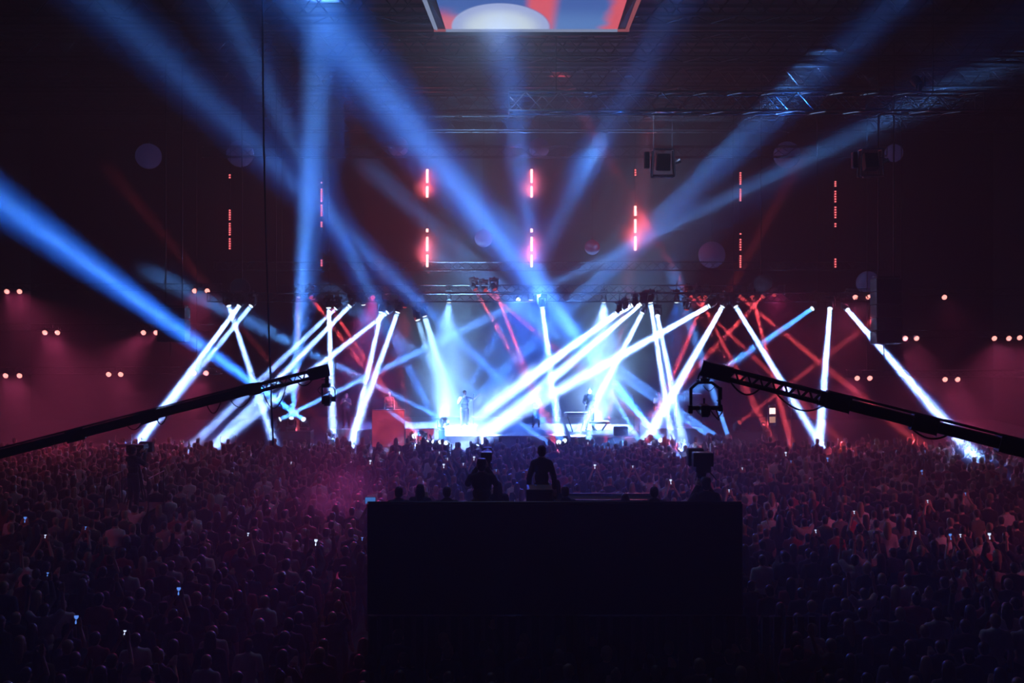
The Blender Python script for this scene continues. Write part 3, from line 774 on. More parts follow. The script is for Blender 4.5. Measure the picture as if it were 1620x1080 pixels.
def body_mb(J, b=1.0, fingers=True):
    mb = MB()
    mb.sph(J['pelvis'], (.155 * b, .105 * b, .11)); mb.sph(J['waist'], (.135 * b, .095 * b, .13)); mb.sph(J['chest'], (.165 * b, .11 * b, .16))
    for k_ in ('shl', 'shr'): capsule(mb, J['neck'] - V3((0, 0, .01)), J[k_] - V3((0, 0, .012)), .058, .055)
    capsule(mb, J['shl'] - V3((0, 0, .03)), J['shr'] - V3((0, 0, .03)), .06, .06); capsule(mb, J['chest'] + V3((0, 0, .1)), J['neck'], .085, .055); capsule(mb, J['neck'], J['neck'] + V3((0, .01, .08)), .052, .05)
    h = J['skull']
    mb.sph(h + V3((0, -.012, .03)), (.077, .096, .092), 20, 14); mb.sph(h + V3((0, .022, -.035)), (.058, .07, .085), 16, 12); mb.sph(h + V3((0, .065, -.095)), (.028, .022, .022), 10, 8)
    mb.sph(h + V3((0, .086, .028)), (.052, .014, .014), 10, 8); capsule(mb, h + V3((0, .088, .015)), h + V3((0, .108, -.028)), .010, .016)
    mb.sph(h + V3((0, .086, -.062)), (.026, .012, .006), 10, 6); mb.sph(h + V3((0, .084, -.075)), (.022, .012, .007), 10, 6)
    for s in (-1, 1): mb.sph(h + V3((s * .08, -.005, -.01)), (.012, .020, .032), 10, 8); mb.sph(h + V3((s * .03, .078, .008)), .012, 8, 6)
    for k, s in (('r', 1), ('l', -1)):
        capsule(mb, J['sh' + k], J['el' + k], .055 * b, .041 * b); capsule(mb, J['el' + k], J['wr' + k], .041 * b, .026)
        if fingers: hand(mb, J['wr' + k], J['hd' + k], s)
        else: mb.sph(J['wr' + k] + J['hd' + k].normalized() * .07, (.035, .035, .055), 8, 6)
        capsule(mb, J['hip' + k], J['kn' + k], .088 * b, .056 * b); capsule(mb, J['kn' + k], J['an' + k], .054 * b, .036)
        capsule(mb, J['an' + k] + V3((0, -.03, -.045)), J['to' + k], .04, .034)
    return mb


def shirt_mb(J, b=1.0, sleeve=.55, hem=.90, hood=False):
    mb = MB(); g = .018
    mb.sph(J['pelvis'] + V3((0, 0, hem - .90)), (.162 * b + g, .112 * b + g, .10)); mb.sph(J['waist'], (.145 * b + g, .105 * b + g, .15)); mb.sph(J['chest'], (.17 * b + g, .117 * b + g, .165))
    for k_ in ('shl', 'shr'): capsule(mb, J['neck'] - V3((0, 0, .03)), J[k_] - V3((0, 0, .012)), .058 + g, .055 + g)
    capsule(mb, J['shl'] - V3((0, 0, .03)), J['shr'] - V3((0, 0, .03)), .06 + g, .06 + g); capsule(mb, J['chest'] + V3((0, 0, .1)), J['neck'] - V3((0, 0, .02)), .09 + g, .062 + g)
    for k in 'rl':
        if sleeve <= .6:
            capsule(mb, J['sh' + k], J['sh' + k].lerp(J['el' + k], sleeve / .6 * .75), .058 * b + g, .052 * b + g)
        else:
            capsule(mb, J['sh' + k], J['el' + k], .055 * b + g, .043 * b + g); capsule(mb, J['el' + k], J['el' + k].lerp(J['wr' + k], .9), .043 * b + g, .032 + g * .7)
    if hood: mb.sph(J['neck'] + V3((0, -.07, -.01)), (.12, .07, .08))
    return mb


def trousers_mb(J, b=1.0):
    mb = MB(); g = .014
    mb.sph(J['pelvis'] - V3((0, 0, .02)), (.155 * b + g, .108 * b + g, .105))
    for k in 'rl':
        capsule(mb, J['hip' + k], J['kn' + k], .088 * b + g, .062 * b + g); capsule(mb, J['kn' + k], J['an' + k] + V3((0, 0, .01)), .06 * b + g, .05 + g)
    return mb


def shoes_mb(J, side):
    mb = MB()
    for k in side:
        capsule(mb, J['an' + k] + V3((0, -.035, -.042)), J['to' + k], .047, .040); capsule(mb, J['an' + k], J['an' + k] - V3((0, 0, .04)), .045, .046)
        mb.box(((J['an' + k] + J['to' + k]) / 2) * V3((1, 1, 0)) + V3((0, -.01, .012)), (.085, .27, .022))
    return mb


def hair_mb(J, style):
    mb = MB(); h = J['skull']
    mb.sph(h + V3((0, -.022, .042)), (.086, .100, .092), 20, 14); mb.sph(h + V3((0, -.05, -.01)), (.08, .065, .085), 16, 12)
    if style == 'long':
        capsule(mb, h + V3((0, -.07, .0)), h + V3((0, -.09, -.27)), .078, .06); capsule(mb, h + V3((.065, -.04, .0)), h + V3((.075, -.04, -.24)), .035, .03); capsule(mb, h + V3((-.065, -.04, .0)), h + V3((-.075, -.04, -.24)), .035, .03)
    elif style == 'bun':
        mb.sph(h + V3((0, -.06, .135)), .045)
    elif style == 'cap':
        mb.cyl(h + V3((0, -.02, .06)), h + V3((0, -.02, .14)), .098, .075, 20); mb.box(h + V3((0, .12, .07)), (.13, .11, .014))
    return mb


POSES = ['down', 'up', 'wave', 'phone', 'clap']
def figure(pose, hair, sleeve, b=1.0, vox=.0085, lean=0, stance=.1, hood=False, dec=.11):
    J = skeleton(pose, b, stance, lean=lean); d2 = dec * 1.6
    return dict(J=J, body=remesh(body_mb(J, b), vox, 2, dec), top=remesh(shirt_mb(J, b, sleeve, hood=hood), .013, 2, d2), trousers=remesh(trousers_mb(J, b), .014, 2, d2 * .6), shoe_r=remesh(shoes_mb(J, 'r'), .012, 1, d2), shoe_l=remesh(shoes_mb(J, 'l'), .012, 1, d2), hair=remesh(hair_mb(J, hair), .010, 1, d2), hs=hair)


MESHES = {}
def slotmat(o, m):
    """the mesh in this material, shared by every copy that wears it"""
    k = (o.data.name, m.name)
    if k not in MESHES:
        if not o.data.materials: me = o.data
        else:
            me = o.data.copy(); me.materials.clear()
        me.materials.append(m); MESHES[k] = me; MESHES[(me.name, m.name)] = me
    o.data = MESHES[k]


def place(fig, x, y, z, rz, label, group=None, top='cloth_black', legs='cloth_black', hair='hair_dark', s=1.0, name='person', skin='skin'):
    mt = Matrix.Translation((x, y, z)) @ Matrix.Rotation(rz, 4, 'Z') @ Matrix.Scale(s, 4)
    o = link(name, fig['body'], None, mt, label, 'person', group); slotmat(o, M[skin])
    topn = 'long_sleeved_top' if fig.get('long') else 'shirt'
    for n, k, m in ((topn, 'top', M[top]), ('trousers', 'trousers', M[legs]), ('shoe', 'shoe_r', M['black']), ('shoe', 'shoe_l', M['black']), ('cap' if fig['hs'] == 'cap' else 'hair', 'hair', M[hair])):
        c = link(n, fig[k], o); slotmat(c, m)
    return o


FIG = {}
for pose in POSES:
    for hs, sl in (('short', .55), ('long', .9)):
        f = figure(pose, hs, sl); f['long'] = sl > .6; FIG[pose, hs] = f
FIG['down', 'cap'] = dict(FIG['down', 'short'], hair=remesh(hair_mb(FIG['down', 'short']['J'], 'cap'), .010, 1, .2), hs='cap')
FIG['clap', 'bun'] = dict(FIG['clap', 'short'], hair=remesh(hair_mb(FIG['clap', 'short']['J'], 'bun'), .010, 1, .2), hs='bun')

rnd = random.Random(11)
TAKEN = []                                   # (x, y) of everything standing on the floor among the crowd


def free(x, y, r=.42):
    return all((x - a) ** 2 + (y - b) ** 2 > r * r for a, b in TAKEN)


FOH = (-2.5, 4.0, 17.3, 23.2)                # the sound desk platform's footprint
def in_foh(x, y, m=.62):
    return FOH[0] - m < x < FOH[1] + m and FOH[2] - m < y < FOH[3] + m
def blocked(x, y):
    if in_foh(x, y): return True
    if (x + 10.6) ** 2 + (y - 28) ** 2 < 1.0 ** 2: return True          # side camera platform
    return abs(x) > 27


# phones held up in the crowd: (px, py, kind)
PH = [(586, 795, 't'), (461, 732, 'w'), (586, 731, 'w'), (632, 716, 'w'), (695, 716, 'w'), (708, 726, 'w'), (750, 725, 'w'), (702, 737, 'w'), (733, 734, 'w'), (785, 744, 'b'), (941, 738, 'w'), (1001, 738, 'w'), (962, 708, 'b'), (930, 701, 'w'),
      (1061, 762, 'w'), (1153, 776, 'w'), (1174, 741, 'w'), (1309, 727, 'b'), (1463, 714, 'b'), (1458, 747, 'b'), (1527, 781, 'b'), (1467, 793, 'w'), (1351, 810, 'w'), (1243, 718, 'w'), (1251, 730, 'b'), (1290, 840, 'w'),
      (393, 845, 'w'), (500, 858, 'w'), (573, 852, 'b'), (136, 835, 'b'), (76, 908, 'b'), (121, 980, 'b'), (198, 1000, 'w'), (283, 935, 'b'), (1448, 842, 'w'), (1503, 849, 'b'), (1519, 847, 'w'), (1565, 848, 'w'), (40, 822, 'b'), (72, 848, 'w')]
ph_me = MB().box((0, 0, 0), (.078, .011, .158), bevel=.004).mesh('phone_body', M['black'])
scr = {k: MB().box((0, -.0065, 0), (.070, .002, .146)).mesh('screen', M[m]) for k, m in (('w', 'phone_white'), ('b', 'phone_blue'))}
tab_me = MB().box((0, 0, 0), (.185, .011, .30), bevel=.004).mesh('tablet_body', M['black'])
scr['t'] = MB().box((0, -.0065, 0), (.165, .002, .27)).mesh('screen', M['laptop'])
PHS = []
JP = FIG['phone', 'short']['J']
PHZ = 1.92
for px, py, k in PH:
    Y = (H - PHZ) * F / (py - HZ); X = (px - 810) / F * Y
    PHS.append((X, Y, k, px, py))

tops_ = [('cloth_black', 'black'), ('cloth_black', 'black'), ('cloth_black', 'black'), ('cloth_black', 'black'), ('cloth_navy', 'navy'), ('cloth_black', 'black'), ('cloth_navy', 'navy'), ('cloth_grey', 'grey'), ('cloth_white', 'white'), ('cloth_pale', 'pale'), ('cloth_red', 'maroon'), ('cloth_olive', 'olive')]
hairs_ = [('hair_dark', 'dark'), ('hair_dark', 'dark'), ('hair_brown', 'brown'), ('hair_fair', 'fair')]
poseword = {'down': 'arms down', 'up': 'both arms raised', 'wave': 'one arm raised', 'phone': 'phone raised', 'clap': 'clapping hands', 'camera': 'holding a camera'}
CROWD = []       # x, y, rz, scale, pose, hairstyle, top, hair, phone kind
for X, Y, k, px, py in PHS:
    if blocked(X, Y - .4): continue
    rz = rnd.uniform(-.15, .15); yb = Y - .42
    CROWD.append([X + .42 * math.sin(rz), yb, rz, 1.0, 'phone', rnd.choice(['short', 'long']), rnd.choice(tops_[:7]), rnd.choice(hairs_), (X, Y, k, px, py)]); TAKEN.append((X, yb))
y = 14.35; row = 0
while y < 39.6:
    sp = .60 if y > 23 else .64
    hw = y * .545 + .8
    n = int(2 * hw / sp)
    for k in range(n + 1):
        x = -hw + k * sp + (sp / 2 if row % 2 else 0) + rnd.uniform(-.1, .1); yy = y + rnd.uniform(-.14, .14)
        if rnd.random() < .06 or blocked(x, yy) or not free(x, yy): continue
        pz = rnd.choices(POSES, [8, 1.0 if y > 30 else .5, 1.4 if y > 26 else .6, 0, 1.4])[0]
        hs = rnd.choice(['short', 'short', 'long'])
        if pz == 'down' and rnd.random() < .07: hs = 'cap'
        if pz == 'clap' and rnd.random() < .2: hs = 'bun'
        tp = rnd.choice(tops_ if y > 19 or abs(x) > 4 else tops_[:7])
        if x > 7 and y > 20 and rnd.random() < .10: tp = ('cloth_white', 'white')
        CROWD.append([x, yy, rnd.uniform(-.35, .35), rnd.uniform(.93, 1.06), pz, hs, tp, rnd.choice(hairs_), None]); TAKEN.append((x, yy))
    y += .72; row += 1
def inframe(c):
    return abs(c[0] / c[1]) * F < 812
vis = [c for c in CROWD if inframe(c) and (H - 1.78) / c[1] * F + HZ < 1085]
vis.sort(key=lambda c: (c[8] is None and c[1] > 21.5, c[1]))
near = sorted(vis[:300], key=lambda c: c[1]); rest = [c for c in CROWD if c not in near and inframe(c)]
print('crowd', len(CROWD), 'near', len(near), 'rest', len(rest), near[-1][1])
# rows of the near crowd, counted from the bottom of the picture
rows = {}
for c in near:
    r = int((c[1] - 14.0) / .72); rows.setdefault(min(r, 11) if c[1] < 24 else 12, []).append(c)
rown = {0: 'bottom row', 1: 'second row up', 2: 'third row up', 3: 'fourth row up', 4: 'fifth row up', 5: 'sixth row up', 6: 'seventh row up', 7: 'eighth row up', 8: 'ninth row up', 9: 'tenth row up', 10: 'eleventh row up', 11: 'twelfth row up', 12: 'far crowd'}
seen = set()
for r, l in sorted(rows.items()):
    l.sort(key=lambda c: c[0] / c[1])
    for i, (x, yy, rz, s, pz, hs, tp, hr, phn) in enumerate(l):
        f = FIG[pz, hs]
        hw_ = {'cap': 'cap', 'bun': 'hair bun'}.get(hs, '%s %s hair' % (hs, hr[1]))
        k = i + 1
        if k > len(l) / 2: pos = '%s from right' % ORD[len(l) - i]
        else: pos = '%s from left' % ORD[k]
        lab = 'person in %s top, %s, %s, %s, %s' % (tp[1], hw_, poseword[pz], pos, rown[r])
        place(f, x, yy, 0, rz, lab, 'people standing in the near crowd', tp[0], rnd.choice(['cloth_black', 'cloth_denim', 'cloth_navy']), hr[0] if hs != 'cap' else rnd.choice(['cloth_black', 'cloth_navy']), s)
for n, c in enumerate(sorted([c for c in CROWD if c[8]], key=lambda c: c[8][3])):
    X, Y, k, px, py = c[8]
    near_far = 'far' if Y > 30 else ('middle' if Y > 21 else 'near')
    side_ = 'left' if px < 600 else ('right' if px > 1180 else 'centre')
    j = [d[8][3] for d in CROWD if d[8] and ('far' if d[8][1] > 30 else ('middle' if d[8][1] > 21 else 'near')) == near_far and ('left' if d[8][3] < 600 else ('right' if d[8][3] > 1180 else 'centre')) == side_]
    if k == 't':
        o = link('tablet', tab_me, None, Matrix.Translation((X, Y, PHZ + .06)) @ Matrix.Rotation(PI / 2, 4, 'Y'), 'large tablet with bright blue screen held up left of the sound platform', 'tablet'); link('screen', scr[k], o); continue
    o = link('phone', ph_me, None, Matrix.Translation((X, Y, PHZ)) @ Matrix.Rotation(c[2], 4, 'Z') @ Matrix.Rotation(PI / 2 if n % 3 else 0, 4, 'Y'), 'phone with %s screen held up in the %s %s crowd, %s from left' % ('blue' if k == 'b' else 'white', near_far, side_, ORD[sorted(j).index(px) + 1]), 'phone', 'lit phones in the crowd')
    link('screen', scr[k], o)

# the far crowd, too many to count: one object
mats = [M['skin'], M['hair_dark'], M['cloth_black'], M['cloth_denim'], M['cloth_grey'], M['cloth_white'], M['cloth_navy'], M['cloth_red'], M['cloth_pale'], M['hair_fair'], M['cloth_olive'], M['hair_brown']]
mi = {m.name: i for i, m in enumerate(mats)}
def lowfig(pose, hs):
    J = skeleton(pose); parts = []
    for mb, t, vx in ((body_mb(J, 1, False), 0, .05), (shirt_mb(J, 1, .55 if hs == 'short' else .9), 1, .07), (hair_mb(J, hs), 2, .045)):
        me = remesh(mb, vx, 1); n = len(me.vertices); co = np.empty(n * 3, 'f'); me.vertices.foreach_get('co', co); co = co.reshape(-1, 3)
        q = [list(p.vertices) for p in me.polygons]; q = [a if len(a) == 4 else a for a in q]
        tri = np.array([a if len(a) == 4 else a + [a[-1]] for a in q], dtype=np.int32)
        cz = co[tri].mean(1)[:, 2]
        keep = cz > .75
        if t == 0:
            keep &= (cz > 1.42) | (np.abs(co[tri].mean(1)[:, 0]) > .19) | (cz < .95)
        tri = tri[keep]; tg = np.full(len(tri), t); tg[(cz[keep] < .93) & (t == 0)] = 3
        parts.append((co, tri, tg)); bpy.data.meshes.remove(me)
    vo = 0; C_, T_, G_ = [], [], []
    for co, tri, tg in parts:
        C_.append(co); T_.append(tri + vo); G_.append(tg); vo += len(co)
    return np.concatenate(C_), np.concatenate(T_), np.concatenate(G_)
LOW = {(p, h): lowfig(p, h) for p in POSES for h in ('short', 'long')}
VC, FC, MC = [], [], []; vo = 0
for x, yy, rz, s, pz, hs, tp, hr, phn in rest:
    co, tri, tg = LOW[pz, hs if hs in ('short', 'long') else 'short']
    c_, s_ = math.cos(rz), math.sin(rz)
    R = np.array([[c_, -s_, 0], [s_, c_, 0], [0, 0, 1]], 'f') * s
    VC.append(co @ R.T + np.array([x, yy, 0], 'f')); FC.append(tri + vo); vo += len(co)
    lut = np.array([0, mi[tp[0] if tp[0] in mi else 'cloth_black'] if False else [i for i, m in enumerate(mats) if m is M[tp[0]]][0], [i for i, m in enumerate(mats) if m is M[hr[0]]][0], rnd.choice([2, 3])])
    MC.append(lut[tg])
VC = np.concatenate(VC).astype('f'); FC = np.concatenate(FC); MC = np.concatenate(MC).astype(np.int32)
me = bpy.data.meshes.new('crowd'); me.vertices.add(len(VC)); me.vertices.foreach_set('co', VC.ravel())
isq = FC[:, 3] != FC[:, 2]; cnt = np.where(isq, 4, 3)
loops = np.concatenate([FC[i, :c] for i, c in enumerate(cnt)]) if not isq.all() else FC.ravel()
me.loops.add(len(loops)); me.loops.foreach_set('vertex_index', loops.astype(np.int32))
me.polygons.add(len(FC)); me.polygons.foreach_set('loop_start', np.concatenate([[0], np.cumsum(cnt)[:-1]]).astype(np.int32)); me.polygons.foreach_set('loop_total', cnt.astype(np.int32))
for m in mats: me.materials.append(m)
me.polygons.foreach_set('material_index', MC); me.polygons.foreach_set('use_smooth', [True] * len(FC)); me.update(); me.validate()
link('crowd', me, kind='stuff', label='dense far crowd of small figures packed up to the stage front', cat='crowd')
print('crowd faces', len(FC))

# ------------------------------------------------------------------ sound desk platform in the middle of the crowd
x0, x1, y0, y1 = FOH
t = thing('mixing_platform', 'large black platform with a black back wall in the middle of the crowd', 'platform', ((x0 + x1) / 2, y0, 0))
cx = (x1 - x0) / 2
MB().box((0, 2.95, .895), (x1 - x0, 5.9, 1.79)).build('deck', M['stage'], t)
b = MB()
for k in range(40): b.box((-cx + .1 + k * .2, -.03, .9), (.12, .05, 1.78))
b.build('skirt', M['drape'], t)
zt = 3.72
MB().box((0, .06, (1.8 + zt) / 2), (x1 - x0, .08, zt - 1.8)).build('back_wall', M['drape'], t)
rl = MB(); rl.cyl((-cx, .06, zt + .02), (cx, .06, zt + .02), .025, n=8)
for k in range(6): rl.cyl((-cx + k * cx * .4, .06, 1.8), (-cx + k * cx * .4, .06, zt), .025, n=8)
rl.build('rail', M['darkalu'], t)
for k, (sx_, w) in enumerate(((P(980, 0, 20).x, 1.0),)):
    d = thing('mixing_desk', 'wide mixing desk whose pale edge catches the light behind the platform wall', 'mixing desk', (sx_, 21.2, 1.8))
    MB().box((0, 0, 1.12), (2.0, .7, .16), Matrix.Rotation(.12, 3, 'X'), bevel=.02).build('console', M['black'], d)
    MB().box((0, -.30, 1.25), (1.7, .03, .06)).box((0, .36, 1.26), (1.9, .03, .05)).build('edge_trim', M['alu'], d)
    for s in (-.8, .8): MB().box((s, 0, .5), (.08, .6, 1.04)).build('leg', M['black'], d)
t = thing('equipment_rack', 'black equipment rack in front of the tall person at the platform centre', 'rack', (P(853, 0, 19.2).x, 19.2, 1.8))
zr = P(0, 770, 19.2).z - 1.8
MB().box((0, 0, zr / 2), (.5, .5, zr), bevel=.02).build('case', M['black'], t)
for k in range(4): MB().box((0, -.26, zr * (k + .5) / 4), (.42, .02, zr / 5)).build('front_panel', M['darkalu'], t)
crew = {}
def fig2(pose, hs, sl, b, hood=False):
    f = figure(pose, hs, sl, b, .0085, hood=hood, dec=.3); f['long'] = sl > .6; return f
crew['a'] = fig2('down', 'short', .9, 1.02, True); crew['b'] = fig2('camera', 'cap', .9, 1.08); crew['d'] = fig2('down', 'short', .9, .86); crew['c'] = fig2('clap', 'long', .9, 1.0)
def crewman(k, px, py_top, Y, lab, rz=0, s=1.0, stand=True):
    f = crew[k]; top = P(px, py_top, Y).z; h = 1.725 * s
    if k == 'b': h = 1.75 * s
    z = top - h
    if stand and z > 2.0:
        r = thing('step_box', 'black step box', 'box', (P(px, 0, Y).x, Y, 1.8)); r['label'] = 'black step box on the sound platform under the ' + ('tall cap wearer' if 'cap' in lab else ('tallest person' if 'highest' in lab else 'person at the large camera'))
        MB().box((0, 0, (z - 1.8) / 2), (.75, .65, z - 1.8), bevel=.01).build('body', M['black'], r)
    else: z = 1.8
    o = place(f, P(px, 0, Y).x, Y, z, rz, lab, 'crew on the sound platform', 'cloth_black', 'cloth_black', 'hair_dark', s)
    return z
crewman('a', 631, 765, 20, 'person in dark hooded top, leftmost on the sound platform')
crewman('c', 665, 769, 20.3, 'person with long hair second from left on the sound platform', -.2)
crewman('a', 707, 764, 20, 'broad person third from left on the sound platform', .1)
zb = crewman('b', 762, 724, 19.8, 'tall person in a cap behind a camera, left of platform centre', 0, 1.08)
crewman('c', 787, 768, 20.6, 'person half hidden right of the tall cap wearer', .3)
crewman('d', 857, 704, 20.2, 'tall person standing highest at the platform centre', 0, 1.05)
crewman('c', 880, 764, 20.8, 'person close behind the tall one at the platform centre', -.3)
crewman('a', 894, 772, 20.3, 'person right of the platform centre beside the tall one', .1, .97)
crewman('a', 1035, 760, 20, 'person standing alone behind the mixing desk, right of centre', -.1)
crewman('c', 989, 784, 19.9, 'person bending low at the mixing desk, only head showing', 0, .93)
crewman('b', 1117, 757, 20, 'person standing behind the large camera at the platform right', 0, 1.1)

def studio_camera(px, py, Y, w, h, floor_z, lab, light=True):
    c = P(px, py, Y)
    t = thing('studio_camera', lab, 'camera', (c.x, Y + .5, floor_z)); z = c.z - floor_z
    MB().box((0, 0, z), (w * .75, .5, h * .8), bevel=.02).build('body', M['black'], t)
    MB().cyl((0, .25, z), (0, .62, z), .09, .11, 20).box((0, .66, z), (w * .8, .18, h * .8), bevel=.02).build('lens', M['black'], t)
    v = MB().box((0, -.2, z + h * .18), (w, .1, h * .62), bevel=.015).build('viewfinder', M['black'], t)
    MB().box((0, -.22, z + h * .49), (w * .9, .14, .02), bevel=.005).build('hood', M['alu'], v)
    for s in (-1, 1): MB().cyl((s * w * .3, -.2, z - h * .35), (s * w * .5, -.5, z - h * .6), .015, n=8).build('pan_handle', M['black'], t)
    MB().cyl((0, 0, z - h * .4), (0, 0, z - h * .4 - .15), .12, .08, 16).build('fluid_head', M['black'], t)
    zz = z - h * .4 - .15
    for k in range(3):
        a = PI / 2 + k * 2 * PI / 3; MB().cyl((0, 0, zz), (.38 * math.cos(a), .38 * math.sin(a), .0), .035, .02, 10).build('leg', M['black'], t)
studio_camera(1117, 737, 20.1, .42, .46, 1.8, 'large box shaped camera on a tripod at the right end of the sound platform')
studio_camera(769, 729, 20.55, .24, .28, 1.8, 'camera with a white lit top edge left of the platform centre')
# side camera platform on the left
Yc = 28.0; cc = P(213, 0, Yc)
t = thing('camera_platform', 'black square platform under the cameraman on the left', 'platform', (cc.x, Yc, 0))
hp_ = P(0, 703, Yc).z - 1.75
MB().box((0, 0, hp_ / 2), (1.25, 1.3, hp_), bevel=.01).build('deck', M['drape'], t)
for s in (-.6, .6): MB().tube([(s, -.62, hp_), (s, -.62, hp_ + .9), (s, .62, hp_ + .9), (s, .62, hp_)], .02).build('rail', M['darkalu'], t)
place(crew['b'], cc.x + .05, Yc - .25, hp_, -.5, 'cameraman in a cap working the camera on the left platform', None, 'cloth_black', 'cloth_black', 'cloth_black')
studio_camera(208, 716, Yc + .1, .5, .38, hp_, 'broadcast camera on the left platform in front of the blue beam')
b = MB()
q0 = P(190, 712, Yc + .9)
t = thing('folding_rack', 'thin orange frame rack behind the left camera platform', 'rack', (P(185, 0, 29.6).x, 29.6, 0))
zt_ = P(0, 706, 29.6).z
for s in (-.17, .17): b.cyl((s - .1, 0, 0), (s * .6, 0, zt_), .015, n=6)
b.cyl((-.25, 0, zt_ - .02), (.25, 0, zt_ - .02), .012, n=6); b.build('frame', M['cloth_red'], t)
MB().box((0, 0, .02), (.6, .5, .04)).build('foot', M['black'], t)

# ------------------------------------------------------------------ performers
def performer(pose, px, py_top, Y, lab, zf, rz=PI, hs='short', **k):
    f = figure(pose, hs, .55 if pose != 'keys' else .9, 1.0, .009, dec=.3); f['long'] = pose == 'keys'
    top = P(px, py_top, Y).z
    s = max(.9, min(1.12, (top - zf) / 1.735))
    return place(f, P(px, 0, Y).x, Y, zf, rz, lab, 'performers on the stage', s=s, **k)
performer('keys', 933, 613, 44.6, 'keyboard player standing in the white glow right of stage centre', RZ, top='cloth_navy', legs='cloth_navy')
performer('sing', 735, 617, 44.0, 'singer at the microphone in the white glow left of stage centre', RZ, top='cloth_grey', hs='short')
performer('clap', 848, 626, 45.6, 'musician in the haze at stage centre between the beams', RZ, top='cloth_pale')
performer('down', 616, 632, 46.2, 'performer glowing red behind the tall red panel on the left', RZ, top='cloth_red')
performer('sing', 1042, 640, 45.8, 'faint performer right of the keyboards beside the speaker column', RZ, top='cloth_grey')
performer('clap', 548, 640, 45.4, 'faint performer left of the red panel', RZ, top='cloth_navy', hs='long')

# ------------------------------------------------------------------ camera cranes
def crane(tip, joint, far, base, Yt_, Yf_, tk, lab, px_boom, cable_pts, right):
    """tip/joint/far in pixels with depths; boom = lattice from the tip to the joint, tapered beam behind it"""
    A = P(*tip, Yt_); Bf = P(*far, Yf_)
    D = (Bf - A).normalized()
    # the point of the boom that shows above the pixel joint[0]
    def at(px):
        k = (px - 810) / F
        tt = (k * A.y - A.x) / (D.x - k * D.y); return A + D * tt
    Jn = at(joint)
    root = thing('camera_crane', lab, 'camera crane', base)
    loc = lambda p: p - Vector(base)
    up = Vector((0, 0, 1)); s = D.cross(up).normalized(); u = s.cross(D).normalized()
    # lattice
    mb = MB(); w = tk; hh = tk * .95; L = (Jn - A).length; e0 = at(joint_head)
    L0 = (e0 - A).length
    for i in (-1, 1):
        for j in (-1, 1):
            o = s * i * w / 2 + u * j * hh / 2
            mb.cyl(loc(e0 + o), loc(Jn + o), .020, n=8)
    n = int((L - L0) / (tk * 1.05))
    for i in (-1, 1):
        for k in range(n):
            p = e0 + D * ((L - L0) * k / n); q = e0 + D * ((L - L0) * (k + 1) / n); m = (p + q) / 2
            mb.cyl(loc(p + s * i * w / 2 - u * hh / 2), loc(m + s * i * w / 2 + u * hh / 2), .011, n=6); mb.cyl(loc(m + s * i * w / 2 + u * hh / 2), loc(q + s * i * w / 2 - u * hh / 2), .011, n=6)
    for i in (-1, 1):
        mb.cyl(loc(e0 + s * i * w / 2 + u * hh * .42), loc(Jn + s * i * w / 2 + u * hh * .42), .022, n=6); mb.cyl(loc(e0 + s * i * w / 2 - u * hh * .42), loc(Jn + s * i * w / 2 - u * hh * .42), .022, n=6)
    mb.build('lattice_section', M['black'], root)
    Rm = Matrix((D, s, u)).transposed()
    def bx(p, q, ww, h2, nm, m='black', bev=.01):
        c = (p + q) / 2; MB().box(loc(c), ((q - p).length, ww, h2), Rm, bevel=bev).build(nm, M[m], root)
    bx(A - D * .05, e0 + D * .04, w * 1.3, hh * 1.45, 'head_bracket')
    bx(Jn - D * .1, Jn + D * .14, w * 1.35, hh * 1.35, 'joint_collar')
    bx(Jn, Bf, w * 1.0, hh * 1.0, 'boom_tube')
    for px in px_boom:
        c = at(px); bx(c - D * .16, c + D * .16, w * 1.3, hh * 1.5, 'joint_collar')
    for i in (-1, 1):
        MB().cyl(loc(Jn + s * i * w * .55 + u * hh * .75), loc(Bf + s * i * w * .55 + u * hh * .75), .012, n=6).build('tension_rod', M['black'], root)
    for (pa, pb, sag) in cable_pts:
        p = at(pa) - u * hh * .5; q = at(pb) - u * hh * .5
        MB().tube([loc(p.lerp(q, k / 12) - up * (sag * 4 * (k / 12) * (1 - k / 12))) for k in range(13)], .013, 6).build('cable', M['rubber'], root)
    return root, A, loc, D, s, u, Rm, at, Bf
STANDZ = 0
def pedestal(root, loc, Bf, D, hh):
    MB().cyl(loc(Vector((Bf.x, Bf.y, .25))), loc(Bf), .09, .07, 16).build('column', M['black'], root)
    MB().box(loc(Vector((Bf.x, Bf.y, .15))), (1.1, 1.1, .12), bevel=.02).build('base', M['black'], root)
    for a in (-.45, .45):
        for b_ in (-.45, .45): MB().cyl(loc(Vector((Bf.x + a - .03, Bf.y + b_, .09))), loc(Vector((Bf.x + a + .03, Bf.y + b_, .09))), .09, .09, 14).build('wheel', M['rubber'], root)
    MB().cyl(loc(Bf), loc(Bf + D * 1.2), .06, .06, 12).box(loc(Bf + D * 1.3), (.4, .4, .45), bevel=.02).build('counterweight', M['black'], root)

